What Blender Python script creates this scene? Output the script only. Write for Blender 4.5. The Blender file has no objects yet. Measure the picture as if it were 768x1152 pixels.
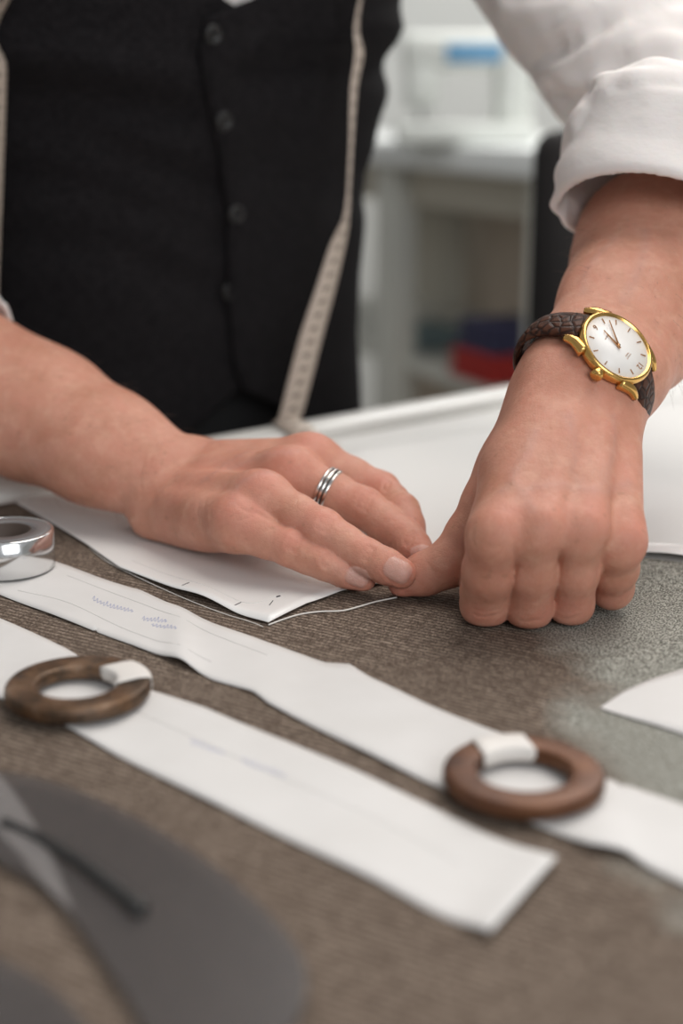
import bpy, bmesh, math, random
import numpy as np
from mathutils import Vector, Matrix
random.seed(4)
rng = np.random.default_rng(7)
sc = bpy.context.scene
C = sc.collection
T = 0.90                      # height of the table top
CAM = np.array((0.0, 0.0, T + 0.235))
PITCH = math.radians(16.0)
FX = 1600.0
cp, sp = math.cos(PITCH), math.sin(PITCH)
RX, UX, FW = np.array((1., 0, 0)), np.array((0, sp, cp)), np.array((0, cp, -sp))
FAB = 0.0014                  # cloth thickness

def P(px, py, d):             # point seen at px,py at depth d
    return CAM + d * (FW + (px - 384) / FX * RX + (576 - py) / FX * UX)
def G(px, py, h=0.0):         # point at height h over the table top
    d = (0.235 - h) / (sp - (576 - py) / FX * cp)
    return P(px, py, d)
def pix(p):
    r = np.asarray(p) - CAM
    d = r @ FW
    return 384 + FX * (r @ RX) / d, 576 - FX * (r @ UX) / d
def cv(r, u, a):              # camera-space direction
    return r * RX + u * UX + a * FW
def nrm(v):
    v = np.asarray(v, float); return v / np.linalg.norm(v)

# ------------------------------------------------------------------ materials
def mat(name, col, rough=0.5, metal=0.0, **kw):
    m = bpy.data.materials.new(name); m.use_nodes = True
    b = m.node_tree.nodes['Principled BSDF']
    b.inputs['Base Color'].default_value = (*col, 1)
    b.inputs['Roughness'].default_value = rough
    b.inputs['Metallic'].default_value = metal
    for k, v in kw.items():
        b.inputs[k.replace('_', ' ')].default_value = v
    return m
def nd(m, t, **kw):
    n = m.node_tree.nodes.new(t)
    for k, v in kw.items(): setattr(n, k, v)
    return n
def lk(m, a, b): m.node_tree.links.new(a, b)
def bsdf(m): return m.node_tree.nodes['Principled BSDF']
def coords(m, kind='Object'):
    return nd(m, 'ShaderNodeTexCoord').outputs[kind]
def noise(m, vec, scale, detail=4, rough=.55):
    n = nd(m, 'ShaderNodeTexNoise'); n.inputs['Scale'].default_value = scale
    n.inputs['Detail'].default_value = detail; n.inputs['Roughness'].default_value = rough
    lk(m, vec, n.inputs['Vector']); return n.outputs['Fac']
def ramp(m, fac, stops):
    r = nd(m, 'ShaderNodeValToRGB'); e = r.color_ramp.elements
    while len(e) < len(stops): e.new(.5)
    for i, (p, c) in enumerate(stops):
        e[i].position = p; e[i].color = (*c, 1) if len(c) == 3 else c
    lk(m, fac, r.inputs['Fac']); return r.outputs['Color']
def mix(m, fac, a, b, mode='MIX'):
    n = nd(m, 'ShaderNodeMix', data_type='RGBA', blend_type=mode)
    for sock, v in ((n.inputs[0], fac), (n.inputs[6], a), (n.inputs[7], b)):
        if isinstance(v, (int, float)): sock.default_value = v
        elif isinstance(v, tuple): sock.default_value = (*v, 1)
        else: lk(m, v, sock)
    return n.outputs[2]
def math_(m, op, a, b=None, clamp=False):
    n = nd(m, 'ShaderNodeMath', operation=op); n.use_clamp = clamp
    for i, v in enumerate((a, b)):
        if v is None: continue
        if isinstance(v, (int, float)): n.inputs[i].default_value = v
        else: lk(m, v, n.inputs[i])
    return n.outputs[0]
def bump(m, h, strength=.3, dist=.001, prev=None):
    n = nd(m, 'ShaderNodeBump'); n.inputs['Strength'].default_value = strength
    n.inputs['Distance'].default_value = dist; lk(m, h, n.inputs['Height'])
    if prev is not None: lk(m, prev, n.inputs['Normal'])
    lk(m, n.outputs[0], bsdf(m).inputs['Normal']); return n.outputs[0]
def mapping(m, vec, scale=(1, 1, 1), rot=(0, 0, 0)):
    n = nd(m, 'ShaderNodeMapping'); n.inputs['Scale'].default_value = scale
    n.inputs['Rotation'].default_value = rot; lk(m, vec, n.inputs['Vector']); return n.outputs[0]

M = {}
# skin
m = M['skin'] = mat('skin', (.5, .27, .19), .48)
b = bsdf(m); co = coords(m)
b.inputs['Subsurface Weight'].default_value = .22
b.inputs['Subsurface Radius'].default_value = (.9, .35, .2)
b.inputs['Subsurface Scale'].default_value = .006
b.inputs['Specular IOR Level'].default_value = .38
at = nd(m, 'ShaderNodeAttribute', attribute_name='tint')
sep = nd(m, 'ShaderNodeSeparateColor'); lk(m, at.outputs['Color'], sep.inputs[0])
base = ramp(m, noise(m, co, 55, 5, .6), [(.28, (.50, .225, .145)), (.52, (.60, .292, .205)), (.76, (.68, .345, .255))])
base = mix(m, math_(m, 'MULTIPLY', noise(m, co, 260, 3), .45), base, (.43, .20, .13))
blot = ramp(m, noise(m, co, 75, 4, .65), [(.42, (0, 0, 0)), (.66, (1, 1, 1))])
base = mix(m, math_(m, 'MULTIPLY', blot, .38), base, (.56, .215, .15))
pale = ramp(m, noise(m, mapping(m, co, (1, 1.3, 1)), 120, 3, .6), [(.50, (0, 0, 0)), (.72, (1, 1, 1))])
base = mix(m, math_(m, 'MULTIPLY', pale, .35), base, (.70, .41, .29))
base = mix(m, math_(m, 'MULTIPLY', sep.outputs[0], .7), base, (.62, .20, .15))
base = mix(m, math_(m, 'MULTIPLY', sep.outputs[2], .42), base, (.36, .24, .23))
fr = ramp(m, noise(m, co, 190, 1), [(.70, (0, 0, 0)), (.76, (1, 1, 1))])
base = mix(m, math_(m, 'MULTIPLY', fr, .25), base, (.30, .14, .08))
base = mix(m, math_(m, 'MULTIPLY', sep.outputs[1], .75), base, (.62, .37, .31))
lk(m, base, b.inputs['Base Color'])
lk(m, math_(m, 'SUBTRACT', .50, math_(m, 'MULTIPLY', sep.outputs[1], .22)), b.inputs['Roughness'])
vo = nd(m, 'ShaderNodeTexVoronoi', feature='DISTANCE_TO_EDGE'); vo.inputs['Scale'].default_value = 620
lk(m, mapping(m, co, (1, .7, 1)), vo.inputs['Vector'])
n1 = bump(m, ramp(m, vo.outputs['Distance'], [(0, (0, 0, 0)), (.12, (1, 1, 1))]), .24, .0006)
bump(m, noise(m, co, 300, 5, .65), .38, .0009, n1)

# brown pinstriped suiting
def fabric_mat(name):
    m = mat(name, (.1, .08, .06), .92)
    m.node_tree.nodes['Principled BSDF'].inputs['Specular IOR Level'].default_value = .15
    co = coords(m)
    a, bb = G(440, 702), G(540, 723)
    ang = math.atan2(bb[1] - a[1], bb[0] - a[0])
    r = mapping(m, co, (1, 1, 1), (0, 0, -ang))
    wob = nd(m, 'ShaderNodeTexWave', wave_type='BANDS', bands_direction='Y')
    wob.inputs['Scale'].default_value = 98; wob.inputs['Distortion'].default_value = 1.6
    wob.inputs['Detail'].default_value = 2; wob.inputs['Detail Scale'].default_value = 6
    lk(m, r, wob.inputs['Vector'])
    stripe = ramp(m, wob.outputs['Fac'], [(.30, (0, 0, 0)), (.72, (1, 1, 1))])
    fleck = ramp(m, noise(m, mapping(m, r, (1, .5, 1)), 1350, 2, .6), [(.42, (0, 0, 0)), (.58, (1, 1, 1))])
    wv = ramp(m, noise(m, mapping(m, r, (.5, .8, 1)), 420, 3, .7), [(.38, (0, 0, 0)), (.60, (1, 1, 1))])
    mott = ramp(m, noise(m, r, 420, 3, .7), [(.36, (0, 0, 0)), (.64, (1, 1, 1))])
    col = mix(m, fleck, (.028, .018, .013), (.165, .120, .092))
    col = mix(m, math_(m, 'MULTIPLY', mott, .35), col, (.165, .125, .098))
    col = mix(m, math_(m, 'MULTIPLY', stripe, math_(m, 'MULTIPLY', math_(m, 'ADD', .08, math_(m, 'MULTIPLY', wv, .80)), math_(m, 'ADD', .35, math_(m, 'MULTIPLY', fleck, .65)))), col, (.44, .35, .28))
    # grey daylight sheen painted into the colour on one side of the cloth
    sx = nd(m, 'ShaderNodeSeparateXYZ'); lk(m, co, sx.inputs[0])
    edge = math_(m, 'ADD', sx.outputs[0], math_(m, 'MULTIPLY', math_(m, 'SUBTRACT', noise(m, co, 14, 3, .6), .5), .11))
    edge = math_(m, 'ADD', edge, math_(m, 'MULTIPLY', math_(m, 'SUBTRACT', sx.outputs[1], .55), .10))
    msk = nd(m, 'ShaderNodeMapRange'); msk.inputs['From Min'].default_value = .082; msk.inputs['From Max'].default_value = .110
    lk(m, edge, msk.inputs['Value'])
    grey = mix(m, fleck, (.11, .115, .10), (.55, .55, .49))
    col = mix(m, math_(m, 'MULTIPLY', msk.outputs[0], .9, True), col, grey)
    col = mix(m, math_(m, 'MULTIPLY', noise(m, co, 22, 4), .35), col, (.12, .088, .066))
    lk(m, col, bsdf(m).inputs['Base Color'])
    bump(m, math_(m, 'ADD', fleck, math_(m, 'MULTIPLY', stripe, .4)), .5, .0006)
    return m
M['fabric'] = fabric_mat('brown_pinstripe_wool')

m = M['paper'] = mat('pattern_paper_white', (.66, .64, .62), .75); co = coords(m)
lk(m, ramp(m, noise(m, co, 30, 4), [(.3, (.645, .622, .602)), (.7, (.685, .662, .645))]), bsdf(m).inputs['Base Color'])
bump(m, noise(m, co, 25, 3), .06, .004)
m = M['board'] = mat('smooth_white_sheet', (.79, .775, .755), .28); co = coords(m)
bump(m, noise(m, co, 18, 2), .05, .004)
M['ink_blue'] = mat('blue_pen_ink', (.25, .28, .50), .6)
M['ink_dark'] = mat('dark_pen_ink', (.03, .03, .035), .6)
M['pencil'] = mat('faint_pencil', (.60, .585, .57), .7)
M['white_table'] = mat('white_laminate', (.78, .77, .75), .35)
M['rail'] = mat('pale_rail_metal', (.66, .65, .62), .38, 0.0)
M['leg_metal'] = mat('grey_leg_steel', (.35, .35, .35), .4, .8)

m = M['rust'] = mat('rusted_iron', (.2, .1, .05), .5, .65); co = coords(m)
c1 = ramp(m, noise(m, co, 70, 6, .65), [(.28, (.035, .024, .018)), (.45, (.095, .060, .038)), (.58, (.17, .095, .052)), (.74, (.28, .21, .16))])
lk(m, c1, bsdf(m).inputs['Base Color'])
lk(m, ramp(m, noise(m, co, 45, 4), [(.35, (.32,)*3), (.7, (.62,)*3)]), bsdf(m).inputs['Roughness'])
lk(m, ramp(m, noise(m, co, 38, 4), [(.4, (.8,)*3), (.65, (.25,)*3)]), bsdf(m).inputs['Metallic'])
bump(m, noise(m, co, 160, 5, .6), .45, .0015)
m = M['rust_red'] = mat('red_brown_iron', (.2, .09, .04), .45, .45); co = coords(m)
lk(m, ramp(m, noise(m, co, 60, 6, .6), [(.3, (.055, .020, .009)), (.5, (.115, .044, .018)), (.75, (.17, .072, .030))]), bsdf(m).inputs['Base Color'])
bump(m, noise(m, co, 140, 5, .6), .35, .0012)
M['tape_white'] = mat('white_masking_tape', (.72, .68, .64), .55)
M['silver'] = mat('bright_silver_foil', (.80, .80, .80), .16, .95)
M['roll_face'] = mat('grey_roll_side', (.15, .14, .14), .45, 0)
M['roll_core'] = mat('dark_brown_core', (.045, .028, .02), .7)
M['roll_rim'] = mat('silver_rim', (.75, .75, .75), .25, .9)
m = M['ruler'] = mat('smoky_clear_plastic', (.095, .085, .083), .32)
bsdf(m).inputs['Alpha'].default_value = .52
M['ruler_mark'] = mat('ruler_print', (.02, .02, .02), .5)
m = M['ruler_band'] = mat('pale_ruler_scale', (.42, .39, .38), .4)
bsdf(m).inputs['Alpha'].default_value = .22
M['thread'] = mat('white_basting_thread', (.72, .69, .65), .8)

m = M['vest'] = mat('black_wool_vest', (.010, .010, .012), .85); co = coords(m)
bsdf(m).inputs['Specular IOR Level'].default_value = .1
w = math_(m, 'MULTIPLY', noise(m, mapping(m, co, (1, 1, .25)), 900, 2, .6), noise(m, mapping(m, co, (.25, .25, 1)), 900, 2, .6))
lk(m, ramp(m, w, [(.15, (.0050, .0045, .0050)), (.42, (.019, .017, .0185))]), bsdf(m).inputs['Base Color'])
bump(m, w, .35, .0008)
M['hair'] = mat('fine_brown_hair', (.12, .07, .045), .5)
M['trousers'] = mat('black_trouser_wool', (.006, .006, .007), .9)
M['button'] = mat('dark_horn_button', (.008, .0075, .0075), .4)
m = M['shirt'] = mat('white_cotton_shirt', (.74, .69, .665), .85); co = coords(m)
bsdf(m).inputs['Subsurface Weight'].default_value = .1; bsdf(m).inputs['Subsurface Scale'].default_value = .003
w = math_(m, 'ADD', noise(m, mapping(m, co, (1, 1, .12)), 1300, 2, .6), noise(m, mapping(m, co, (.12, .12, 1)), 1300, 2, .6))
n1 = bump(m, w, .12, .0006)
bump(m, noise(m, mapping(m, co, (1, 1, 1.6)), 38, 4, .55), .22, .006, n1)

m = M['tape'] = mat('cream_measuring_tape', (.50, .42, .355), .7)
M['tape_print'] = mat('tape_print', (.07, .05, .04), .7)
M['gold'] = mat('yellow_gold', (.74, .44, .14), .2, 1.0)
M['gold_dark'] = mat('rose_gold_hand', (.62, .33, .16), .25, 1.0)
M['dial'] = mat('cream_white_dial', (.83, .80, .77), .35)
M['glass'] = None
m = M['strap'] = mat('brown_croc_leather', (.07, .025, .012), .5, 0.0, Specular_IOR_Level=.25); co = coords(m)
vo = nd(m, 'ShaderNodeTexVoronoi', feature='DISTANCE_TO_EDGE'); vo.inputs['Scale'].default_value = 210
lk(m, co, vo.inputs['Vector'])
v2 = ramp(m, vo.outputs['Distance'], [(.0, (0, 0, 0)), (.22, (1, 1, 1))])
lk(m, mix(m, v2, (.014, .005, .003), (.075, .026, .013)), bsdf(m).inputs['Base Color'])
bump(m, v2, .5, .001)
M['strap_light'] = mat('tan_strap_end', (.26, .10, .035), .4)
M['ring_silver'] = mat('polished_silver_ring', (.78, .76, .74), .12, 1.0)
M['ring_dark'] = mat('oxidised_silver_groove', (.10, .09, .085), .4, .9)
M['wall'] = mat('pale_grey_plaster', (.62, .63, .61), .9)
M['floor'] = mat('grey_brown_floor', (.24, .215, .19), .6)
M['counter_top'] = mat('white_counter_top', (.78, .80, .79), .4)
M['counter_panel'] = mat('olive_grey_panel', (.50, .465, .39), .6)
M['counter_post'] = mat('pale_grey_post', (.62, .62, .57), .5)
M['counter_brown'] = mat('brown_back_board', (.47, .39, .31), .6)
M['machine_white'] = mat('off_white_machine', (.70, .72, .68), .4)
M['machine_blue'] = mat('blue_machine_panel', (.12, .33, .55), .4)
M['machine_dark'] = mat('dark_machine_metal', (.10, .10, .09), .4, .4)
M['red_cloth'] = mat('red_cloth', (.42, .03, .025), .85)
M['navy_cloth'] = mat('navy_cloth', (.045, .045, .10), .85)
M['teal_cloth'] = mat('grey_teal_cloth', (.20, .27, .28), .85)
M['black_plastic'] = mat('black_plastic', (.012, .011, .011), .5)
M['black_mesh'] = mat('black_chair_fabric', (.012, .010, .010), .9)

# ------------------------------------------------------------------ object helpers
def link(o, parent=None):
    C.objects.link(o)
    if parent is not None:
        o.parent = parent
        o.matrix_parent_inverse = Matrix.Translation(-parent.location) if parent.type else Matrix()
    return o
def mobj(name, verts, faces, m, parent=None, smooth=True, loc=None):
    me = bpy.data.meshes.new(name)
    me.from_pydata([tuple(v) for v in verts], [], [tuple(f) for f in faces]); me.update()
    return fin(name, me, m, parent, smooth)
def fin(name, me, m, parent=None, smooth=True):
    me.materials.append(m)
    if smooth: me.polygons.foreach_set('use_smooth', [True] * len(me.polygons))
    o = bpy.data.objects.new(name, me)
    return link(o, parent)
def bobj(name, bm, m, parent=None, smooth=True):
    bmesh.ops.recalc_face_normals(bm, faces=bm.faces[:])
    me = bpy.data.meshes.new(name); bm.to_mesh(me); bm.free()
    return fin(name, me, m, parent, smooth)
def empty(name, loc):
    o = bpy.data.objects.new(name, None); o.location = tuple(loc); o.empty_display_size = .05
    C.objects.link(o); return o
def tag(o, label, cat, group=None, kind=None):
    o['label'] = label; o['category'] = cat
    if group: o['group'] = group
    if kind: o['kind'] = kind
    return o
def struct(o):
    o['kind'] = 'structure'; return o
def autosmooth(o, deg=35):
    md = o.modifiers.new('bevel', 'BEVEL'); md.width = .0008; md.segments = 2; md.limit_method = 'ANGLE'; md.angle_limit = math.radians(deg)
    w = o.modifiers.new('wn', 'WEIGHTED_NORMAL'); return o
def box(bm, cx, cy, cz, sx, sy, sz, rot=0, bev=0.0, seg=2):
    r = bmesh.ops.create_cube(bm, size=1)
    vs = r['verts']
    bmesh.ops.scale(bm, vec=(sx, sy, sz), verts=vs)
    if bev:
        es = list({e for v in vs for e in v.link_edges})
        rb = bmesh.ops.bevel(bm, geom=es, offset=bev, segments=seg, affect='EDGES', profile=.5)
        vs = list({v for f in rb['faces'] for v in f.verts} | {v for v in vs if v.is_valid})
    bmesh.ops.rotate(bm, cent=(0, 0, 0), matrix=Matrix.Rotation(rot, 3, 'Z'), verts=vs)
    bmesh.ops.translate(bm, vec=(cx, cy, cz), verts=vs)
def lathe(prof, n=64, org=(0, 0, 0), ax=None, closed=True):
    """profile [(r,z)] turned round axis frame ax=(e1,e2,e3)."""
    if ax is None: ax = (np.array((1., 0, 0)), np.array((0, 1., 0)), np.array((0, 0, 1.)))
    org = np.asarray(org, float); V = []; F = []
    k = len(prof)
    for i in range(n):
        a = 2 * math.pi * i / n
        for r, z in prof:
            V.append(org + ax[0] * (r * math.cos(a)) + ax[1] * (r * math.sin(a)) + ax[2] * z)
    for i in range(n):
        j = (i + 1) % n
        for q in range(k if closed else k - 1):
            q2 = (q + 1) % k
            F.append((i * k + q, j * k + q, j * k + q2, i * k + q2))
    return V, F
def tube(pts, rad, n=8, cap=True):
    pts = [np.asarray(p, float) for p in pts]; V = []; F = []
    up = np.array((0, 0, 1.)); e1 = None
    for i, p in enumerate(pts):
        t = nrm(pts[min(i + 1, len(pts) - 1)] - pts[max(i - 1, 0)])
        if e1 is None: e1 = nrm(np.cross(t, up if abs(t[2]) < .9 else np.array((1., 0, 0))))
        else: e1 = nrm(e1 - t * (e1 @ t))
        e2 = np.cross(t, e1); r = rad[i] if hasattr(rad, '__len__') else rad
        for q in range(n):
            a = 2 * math.pi * q / n
            V.append(p + r * (math.cos(a) * e1 + math.sin(a) * e2))
    for i in range(len(pts) - 1):
        for q in range(n):
            q2 = (q + 1) % n
            F.append((i * n + q, i * n + q2, (i + 1) * n + q2, (i + 1) * n + q))
    if cap:
        F.append(tuple(range(n))[::-1]); F.append(tuple((len(pts) - 1) * n + q for q in range(n)))
    return V, F
def merge(parts):
    V = []; F = []
    for v, f in parts:
        o = len(V); V += list(v); F += [tuple(i + o for i in q) for q in f]
    return V, F
def spline(pts, n):           # Catmull-Rom through points
    pts = np.asarray(pts, float); k = len(pts)
    ext = np.vstack([2 * pts[0] - pts[1], pts, 2 * pts[-1] - pts[-2]])
    out = []
    for t in np.linspace(0, k - 1, n):
        i = min(int(t), k - 2); u = t - i
        a, b, c, d = ext[i], ext[i + 1], ext[i + 2], ext[i + 3]
        out.append(.5 * (2 * b + (c - a) * u + (2 * a - 5 * b + 4 * c - d) * u * u + (3 * b - a - 3 * c + d) * u ** 3))
    return np.array(out)
def lin(pts, ts):             # arc-length sampling of a polyline
    pts = np.asarray(pts, float)
    L = np.concatenate([[0], np.cumsum(np.linalg.norm(np.diff(pts, axis=0), axis=1))]); L /= L[-1]
    return np.stack([np.interp(ts, L, pts[:, c]) for c in range(pts.shape[1])], 1)

# ------------------------------------------------------------------ implicit surfaces
class Field:
    def __init__(s, lo, hi, vox):
        s.lo = np.asarray(lo, float); s.vox = vox
        s.n = np.ceil((np.asarray(hi) - s.lo) / vox).astype(int) + 1
        s.ax = [(s.lo[i] + vox * np.arange(s.n[i])).astype(np.float32) for i in range(3)]
    def new(s): return np.full(tuple(s.n), .2, np.float32)
    def sl(s, lo, hi):
        a = np.clip(np.floor((np.asarray(lo) - s.lo) / s.vox).astype(int), 0, s.n)
        b = np.clip(np.ceil((np.asarray(hi) - s.lo) / s.vox).astype(int) + 1, 0, s.n)
        return tuple(slice(int(a[i]), int(max(a[i], b[i]))) for i in range(3))
    def xyz(s, sl):
        return s.ax[0][sl[0]][:, None, None], s.ax[1][sl[1]][None, :, None], s.ax[2][sl[2]][None, None, :]
def smin(a, b, k):
    if k <= 0: return np.minimum(a, b)
    h = np.maximum(k - np.abs(a - b), 0) / k
    return np.minimum(a, b) - h * h * k * .25
def cap_d(X, Y, Z, a, b, ra, rb, n=None, fl=1.0):
    a = np.asarray(a, np.float32); ab = np.asarray(b, np.float32) - a
    x, y, z = X - a[0], Y - a[1], Z - a[2]
    if n is not None:
        n = np.asarray(n, np.float32); c = (x * n[0] + y * n[1] + z * n[2]) * (1 / fl - 1)
        x = x + c * n[0]; y = y + c * n[1]; z = z + c * n[2]
    L = float(ab @ ab) + 1e-12
    t = np.clip((x * ab[0] + y * ab[1] + z * ab[2]) / L, 0, 1)
    d = np.sqrt((x - t * ab[0]) ** 2 + (y - t * ab[1]) ** 2 + (z - t * ab[2]) ** 2)
    return d - (ra + t * (rb - ra))
def add_cap(F, arr, a, b, ra, rb, k, n=None, fl=1.0):
    a = np.asarray(a); b = np.asarray(b); mg = max(ra, rb) + k + 3 * F.vox + .002
    sl = F.sl(np.minimum(a, b) - mg, np.maximum(a, b) + mg)
    if 0 in arr[sl].shape: return
    arr[sl] = smin(arr[sl], cap_d(*F.xyz(sl), a, b, ra, rb, n, fl), k)
def chain(F, arr, pts, rad, k, n=None, fl=1.0):
    for i in range(len(pts) - 1):
        add_cap(F, arr, pts[i], pts[i + 1], rad[i], rad[i + 1], k, n, fl)
def surface_nets(f, lo, vox):
    neg = f < 0
    cnt = np.zeros(tuple(x - 1 for x in f.shape), np.uint8)
    for i in (0, 1):
        for j in (0, 1):
            for k in (0, 1):
                cnt += neg[i:f.shape[0] - 1 + i, j:f.shape[1] - 1 + j, k:f.shape[2] - 1 + k]
    I, J, K = np.nonzero((cnt > 0) & (cnt < 8)); del cnt
    cs = [(i, j, k) for i in (0, 1) for j in (0, 1) for k in (0, 1)]
    v = np.stack([f[I + i, J + j, K + k] for i, j, k in cs], 1)
    acc = np.zeros((len(I), 3)); num = np.zeros(len(I))
    ca = np.array(cs, float)
    for p in range(8):
        for q in range(p + 1, 8):
            if np.abs(ca[p] - ca[q]).sum() != 1: continue
            cr = (v[:, p] < 0) != (v[:, q] < 0)
            t = np.where(cr, v[:, p] / np.where(cr, v[:, p] - v[:, q], 1), 0)
            acc += np.where(cr[:, None], ca[p] + t[:, None] * (ca[q] - ca[p]), 0); num += cr
    V = (acc / num[:, None] + np.stack([I, J, K], 1)) * vox + np.asarray(lo)
    idx = np.full(tuple(x - 1 for x in f.shape), -1, np.int32); idx[I, J, K] = np.arange(len(I))
    Q = []
    for axn in range(3):
        s0 = [slice(None)] * 3; s1 = [slice(None)] * 3
        s0[axn] = slice(0, -1); s1[axn] = slice(1, None)
        e = neg[tuple(s0)] != neg[tuple(s1)]
        A = list(np.nonzero(e)); o1, o2 = [(1, 2), (2, 0), (0, 1)][axn]
        ok = (A[o1] > 0) & (A[o2] > 0) & (A[o1] < f.shape[o1] - 1) & (A[o2] < f.shape[o2] - 1)
        A = [x[ok] for x in A]
        def at(d1, d2):
            B = [x.copy() for x in A]; B[o1] -= d1; B[o2] -= d2; return idx[tuple(B)]
        q = np.stack([at(1, 1), at(0, 1), at(0, 0), at(1, 0)], 1)
        flip = ~neg[tuple(A)]
        q[flip] = q[flip][:, ::-1]
        Q.append(q)
    return V, np.concatenate(Q)
def np_mesh(name, V, Q):
    me = bpy.data.meshes.new(name)
    me.vertices.add(len(V)); me.vertices.foreach_set('co', np.asarray(V, np.float32).ravel())
    me.loops.add(Q.size); me.loops.foreach_set('vertex_index', Q.astype(np.int32).ravel())
    me.polygons.add(len(Q)); me.polygons.foreach_set('loop_start', np.arange(0, Q.size, 4, dtype=np.int32))
    me.update(calc_edges=True); me.validate(); return me
def sample(F, arr, p):
    g = (np.asarray(p) - F.lo) / F.vox; i = np.floor(g).astype(int)
    if (i < 0).any() or (i >= F.n - 1).any(): return .2
    u = g - i; c = arr[i[0]:i[0] + 2, i[1]:i[1] + 2, i[2]:i[2] + 2]
    c = c[0] * (1 - u[0]) + c[1] * u[0]; c = c[0] * (1 - u[1]) + c[1] * u[1]
    return float(c[0] * (1 - u[2]) + c[1] * u[2])
def hit(F, arr, px, py, d0=.55, d1=1.0):
    d = d0; last = None
    while d < d1:
        v = sample(F, arr, P(px, py, d))
        if v < 0: return P(px, py, d)
        d += max(min(v, .01) * .7, .0004)
    return None
def grad(F, arr, p, e=.0015):
    g = [sample(F, arr, p + e * np.eye(3)[i]) - sample(F, arr, p - e * np.eye(3)[i]) for i in range(3)]
    return nrm(g)
def stroke(F, arr, pp, amp, w, taper=True):
    """raise (amp>0) or crease (amp<0) the skin along a line drawn over the surface"""
    pp = np.asarray(pp, float)
    n = max(3, int(np.linalg.norm(np.diff(pp, axis=0), axis=1).sum() / 4))
    q = spline(pp, n) if len(pp) > 2 else lin(pp, np.linspace(0, 1, n))
    H = [hit(F, arr, *x) for x in q]; H = [h for h in H if h is not None]
    # drop jumps
    segs = [(H[i], H[i + 1]) for i in range(len(H) - 1) if np.linalg.norm(H[i + 1] - H[i]) < .008]
    if not segs: return []
    allp = np.array([p for s in segs for p in s])
    sl = F.sl(allp.min(0) - 3.2 * w, allp.max(0) + 3.2 * w)
    X, Y, Z = F.xyz(sl); D = np.full(np.broadcast(X, Y, Z).shape, 1., np.float32); A = np.zeros_like(D)
    for i, (a, c) in enumerate(segs):
        d = cap_d(X, Y, Z, a, c, 0, 0)
        t = (i + .5) / len(segs); ta = min(1, 4 * min(t, 1 - t) + .15) if taper else 1
        A = np.where(d < D, ta, A); D = np.minimum(D, d)
    arr[sl] -= amp * A * np.exp(-(D / w) ** 2)
    return allp
def nail(F, arr, px, py, tdir, wx, wy, toward=None):
    c = hit(F, arr, px, py)
    n = grad(F, arr, c, .003)
    if toward is not None: n = nrm(n + toward)
    t = nrm(np.asarray(tdir) - n * (np.asarray(tdir) @ n)); s = np.cross(n, t)
    sl = F.sl(c - .011, c + .011); X, Y, Z = F.xyz(sl)
    x, y, z = X - c[0], Y - c[1], Z - c[2]
    u = x * s[0] + y * s[1] + z * s[2]; v = x * t[0] + y * t[1] + z * t[2]; h = x * n[0] + y * n[1] + z * n[2]
    e = ((np.abs(u) / wx) ** 3 + (np.abs(v) / wy) ** 3) ** (1 / 3)
    near = (np.abs(h) < .006)
    g = .00045 * np.exp(-((e - 1.08) / .10) ** 2) - .00022 * (1 / (1 + np.exp((e - .98) / .03)))
    arr[sl] += np.where(near, g, 0)
    return (c, s, t, n, wx, wy)
def bone(child, px, py, L, sign=1):
    """joint seen at px,py lying L away from the child joint"""
    best = None
    for d in np.linspace(.55, 1.0, 1801):
        q = P(px, py, d); e = abs(np.linalg.norm(q - child) - L)
        dd = (q - child) @ FW
        if dd * sign < -1e-4: continue
        if best is None or e < best[0]: best = (e, q)
    return best[1]

TINTS = []
def finish_skin(V, reds, nails, veins):
    tint = np.zeros((len(V), 4), np.float32); tint[:, 3] = 1
    for c, r, a in reds:
        d = np.linalg.norm(V - c, axis=1); tint[:, 0] = np.maximum(tint[:, 0], a * np.exp(-(d / r) ** 2))
    for c, s, t, n, wx, wy in nails:
        q = V - c; e = ((np.abs(q @ s) / wx) ** 3 + (np.abs(q @ t) / wy) ** 3) ** (1 / 3)
        tint[:, 1] = np.maximum(tint[:, 1], np.where(np.abs(q @ n) < .006, np.clip((1.05 - e) / .08, 0, 1), 0))
    for pts, r, a in veins:
        if len(pts) == 0: continue
        d = np.full(len(V), 1.)
        for p in pts: d = np.minimum(d, np.linalg.norm(V - p, axis=1))
        tint[:, 2] = np.maximum(tint[:, 2], a * np.exp(-(d / r) ** 2))
    return tint
VOX = .00085
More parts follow.
